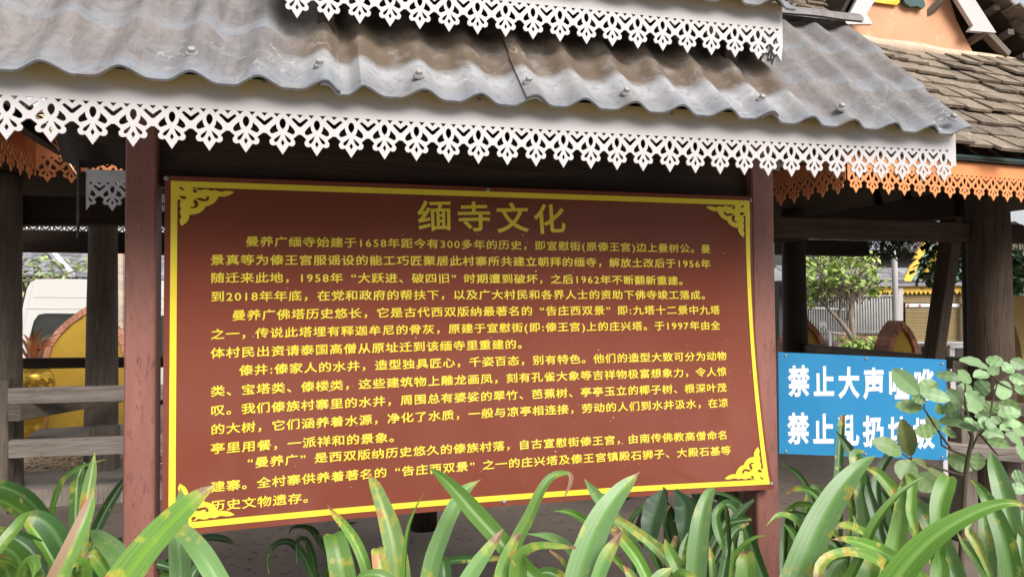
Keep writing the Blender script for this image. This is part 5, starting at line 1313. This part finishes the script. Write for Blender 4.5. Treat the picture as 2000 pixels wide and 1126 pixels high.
m = MB(); ev = (B5(1800, 488, 1)-B5(1690, 489, 1)); tiles(m, B5(1640, 491, 1), ev, Vector((.0, .85, .5)), 4.2, 5, .3, .28, .4, .03, 52); slab(m, B5(1640, 491, 1), ev, Vector((.0, .85, .5)), 4.2, 1.5, .05); m.build('upper_roof_tiles', M['greytile'], hr)
# white pole
q = AD(1750, 640, 12.6); m = MB(); zt = AD(1747, 455, 12.6).z
m.tube([(q.x, q.y, 0), (q.x, q.y, zt)], [.048, .045], 16); po = m.build('pole', M['white'], None, smooth='auto'); tag(po, 'plain white round pole in front of the fence end and shop', 'pole')
# shop
S5 = lambda px, py, dd=0: AD(px, py, 14+dd)
sp = thing('shop', (*(S5(1826, 670).to_2d()), 0), 'small shop with bronze roller shutter, white frame and yellow toothed valance', 'shop')
def panel(nm, x0, y0, x1, y1, dd, mt, th=.05, ground=False):
    m = MB(); a, b_, c, e = S5(x0, y0, dd), S5(x1, y0, dd), S5(x1, y1, dd), S5(x0, y1, dd)
    if ground: c.z = 0; e.z = 0
    m.prism([a, b_, c, e], vn*th); return m.build(nm, M[mt], sp)
panel('wall', 1752, 570, 1960, 700, .2, 'darkwall', .1, True)
panel('header', 1764, 572, 1882, 591, .1, 'shutter')
m = MB(); 
for k in range(15):
    y0 = 596+k*4.95; p0, p1 = S5(1768, y0+2.5, .1), S5(1884, y0+2.5, .1); m.beam(p0, p1, .03, 4.2/FPX*14)
m.build('shutter', M['shutter'], sp)
panel('frame_post', 1755, 560, 1764, 672, -.05, 'white'); panel('frame_post', 1882, 560, 1891, 672, -.05, 'white'); panel('counter', 1764, 667, 1891, 674, -.12, 'white', .3)
panel('tape', 1769, 592.5, 1880, 599, .06, 'cloth', .01)
for px in (1772, 1795, 1850, 1876): panel('tape_mark', px, 593.5, px+4, 598, .05, 'red', .006)
m = MB(); n = 42; pts = [S5(1716, 557), S5(1900, 555)]
low = []
for k in range(n+1):
    px = 1900-(184)*k/n; low.append(S5(px, (575.5 if k % 2 else 569)-(px-1716)*.011))
m.prism(pts+low, vn*.03); m.build('valance', M['shopyellow'], sp)
m = MB(); m.prism([S5(1716, 556, -.1), S5(1905, 554, -.1), S5(1905, 546, .5), S5(1724, 549, .5)], (0, 0, -.03)); m.build('canopy_roof', M['greytile'], sp)
m = MB(); comb = [S5(1767, 549), S5(1778, 549)]
comb = [S5(1780, 549), S5(1768, 549)]
for k in range(22):
    f = k/21; x = 1768+(1812-1768)*f; y = 545-(545-455)*f
    comb += [S5(x-3.5, y-1), S5(x+.5, y-3)]
comb += [S5(1824, 455)]
m.prism(comb, vn*.05); m.build('bargeboard', M['shopyellow'], sp)
m = MB(); m.prism([S5(1778, 548, .12), S5(1822, 455, .12), S5(1960, 455, .12), S5(1960, 548, .12)], vn*.05); m.build('gable', M['gablegreen'], sp)
m = MB(); m.beam(S5(1800, 540, .05), S5(1850, 470, .05), .05, .10, (0, 1, 0)); m.build('gable_trim', M['shopyellow'], sp)
m = MB(); m.prism([S5(1955, 462), S5(1990, 478), S5(1975, 482), S5(1962, 500), S5(1950, 510)], vn*.05); m.build('ridge_ornament', M['shopyellow'], sp)
# white table
tq = AD(1856, 690, 9.6); tb = thing('table', (tq.x, tq.y, 0), 'white plastic table partly hidden behind the right rail', 'table')
m = MB(); z = AD(1856, 674, 9.6).z; m.beam((tq.x-.30, tq.y, z), (tq.x+.32, tq.y, z), .6, .035); m.build('tabletop', M['cloth'], tb)
for dx in (-.26, .28):
    for dy in (-.25, .25):
        m = MB(); m.beam((tq.x+dx, tq.y+dy, 0), (tq.x+dx, tq.y+dy, z-.018), .05, .05); m.build('leg', M['cloth'], tb)
# hedge
m = MB(); r1 = random.Random(3)
for i in range(60): foliage(m, AD(r1.uniform(1648, 1716), r1.uniform(668, 684), 12.2+r1.uniform(-.3, .3)), .2, 12, .10, r1)
ho = m.build('hedge', M['foliage_light'], None, normals=False); tag(ho, 'low clipped green hedge at the foot of the frangipani', 'hedge')
# motorbike behind the fence
mq = AD(1618, 660, 14.6); mo = thing('motorbike', (mq.x, mq.y, 0), 'dark motorbike with a round mirror parked by the fence', 'motorbike')
for dx in (-.5, .5):
    m = MB(); m.tube([Vector((mq.x+dx*.7, mq.y+dx, .3))+Vector((cos(a*pi/10)*.26*.6, cos(a*pi/10)*.26*.8, sin(a*pi/10)*.26)) for a in range(21)], [.05]*21, 8); m.build('wheel', M['black'], mo, smooth=True)
m = MB(); m.tube([(mq.x-.4, mq.y-.55, .35), (mq.x-.2, mq.y-.25, .62), (mq.x, mq.y, .72), (mq.x+.3, mq.y+.45, .78)], [.05, .14, .12, .08], 10); m.build('body', M['darkwall'], mo, smooth=True)
m = MB(); m.tube([(mq.x-.5, mq.y-.15, .98), (mq.x-.25, mq.y-.35, 1.02), (mq.x+.05, mq.y-.5, .98)], [.02, .02, .02], 8); m.tube([(mq.x-.25, mq.y-.35, 1.02), (mq.x-.38, mq.y-.55, .35)], [.03, .03], 8); m.build('handlebar', M['steel'], mo, smooth=True)
q = AD(1608, 634, 14.4); m = MB(); m.tube([q, q+vn*.03], [.075, .06], 14); m.tube([q+vn*.03, Vector((mq.x-.25, mq.y-.35, 1.02))], [.01, .01], 6); m.build('mirror', M['steel'], mo, smooth='auto')
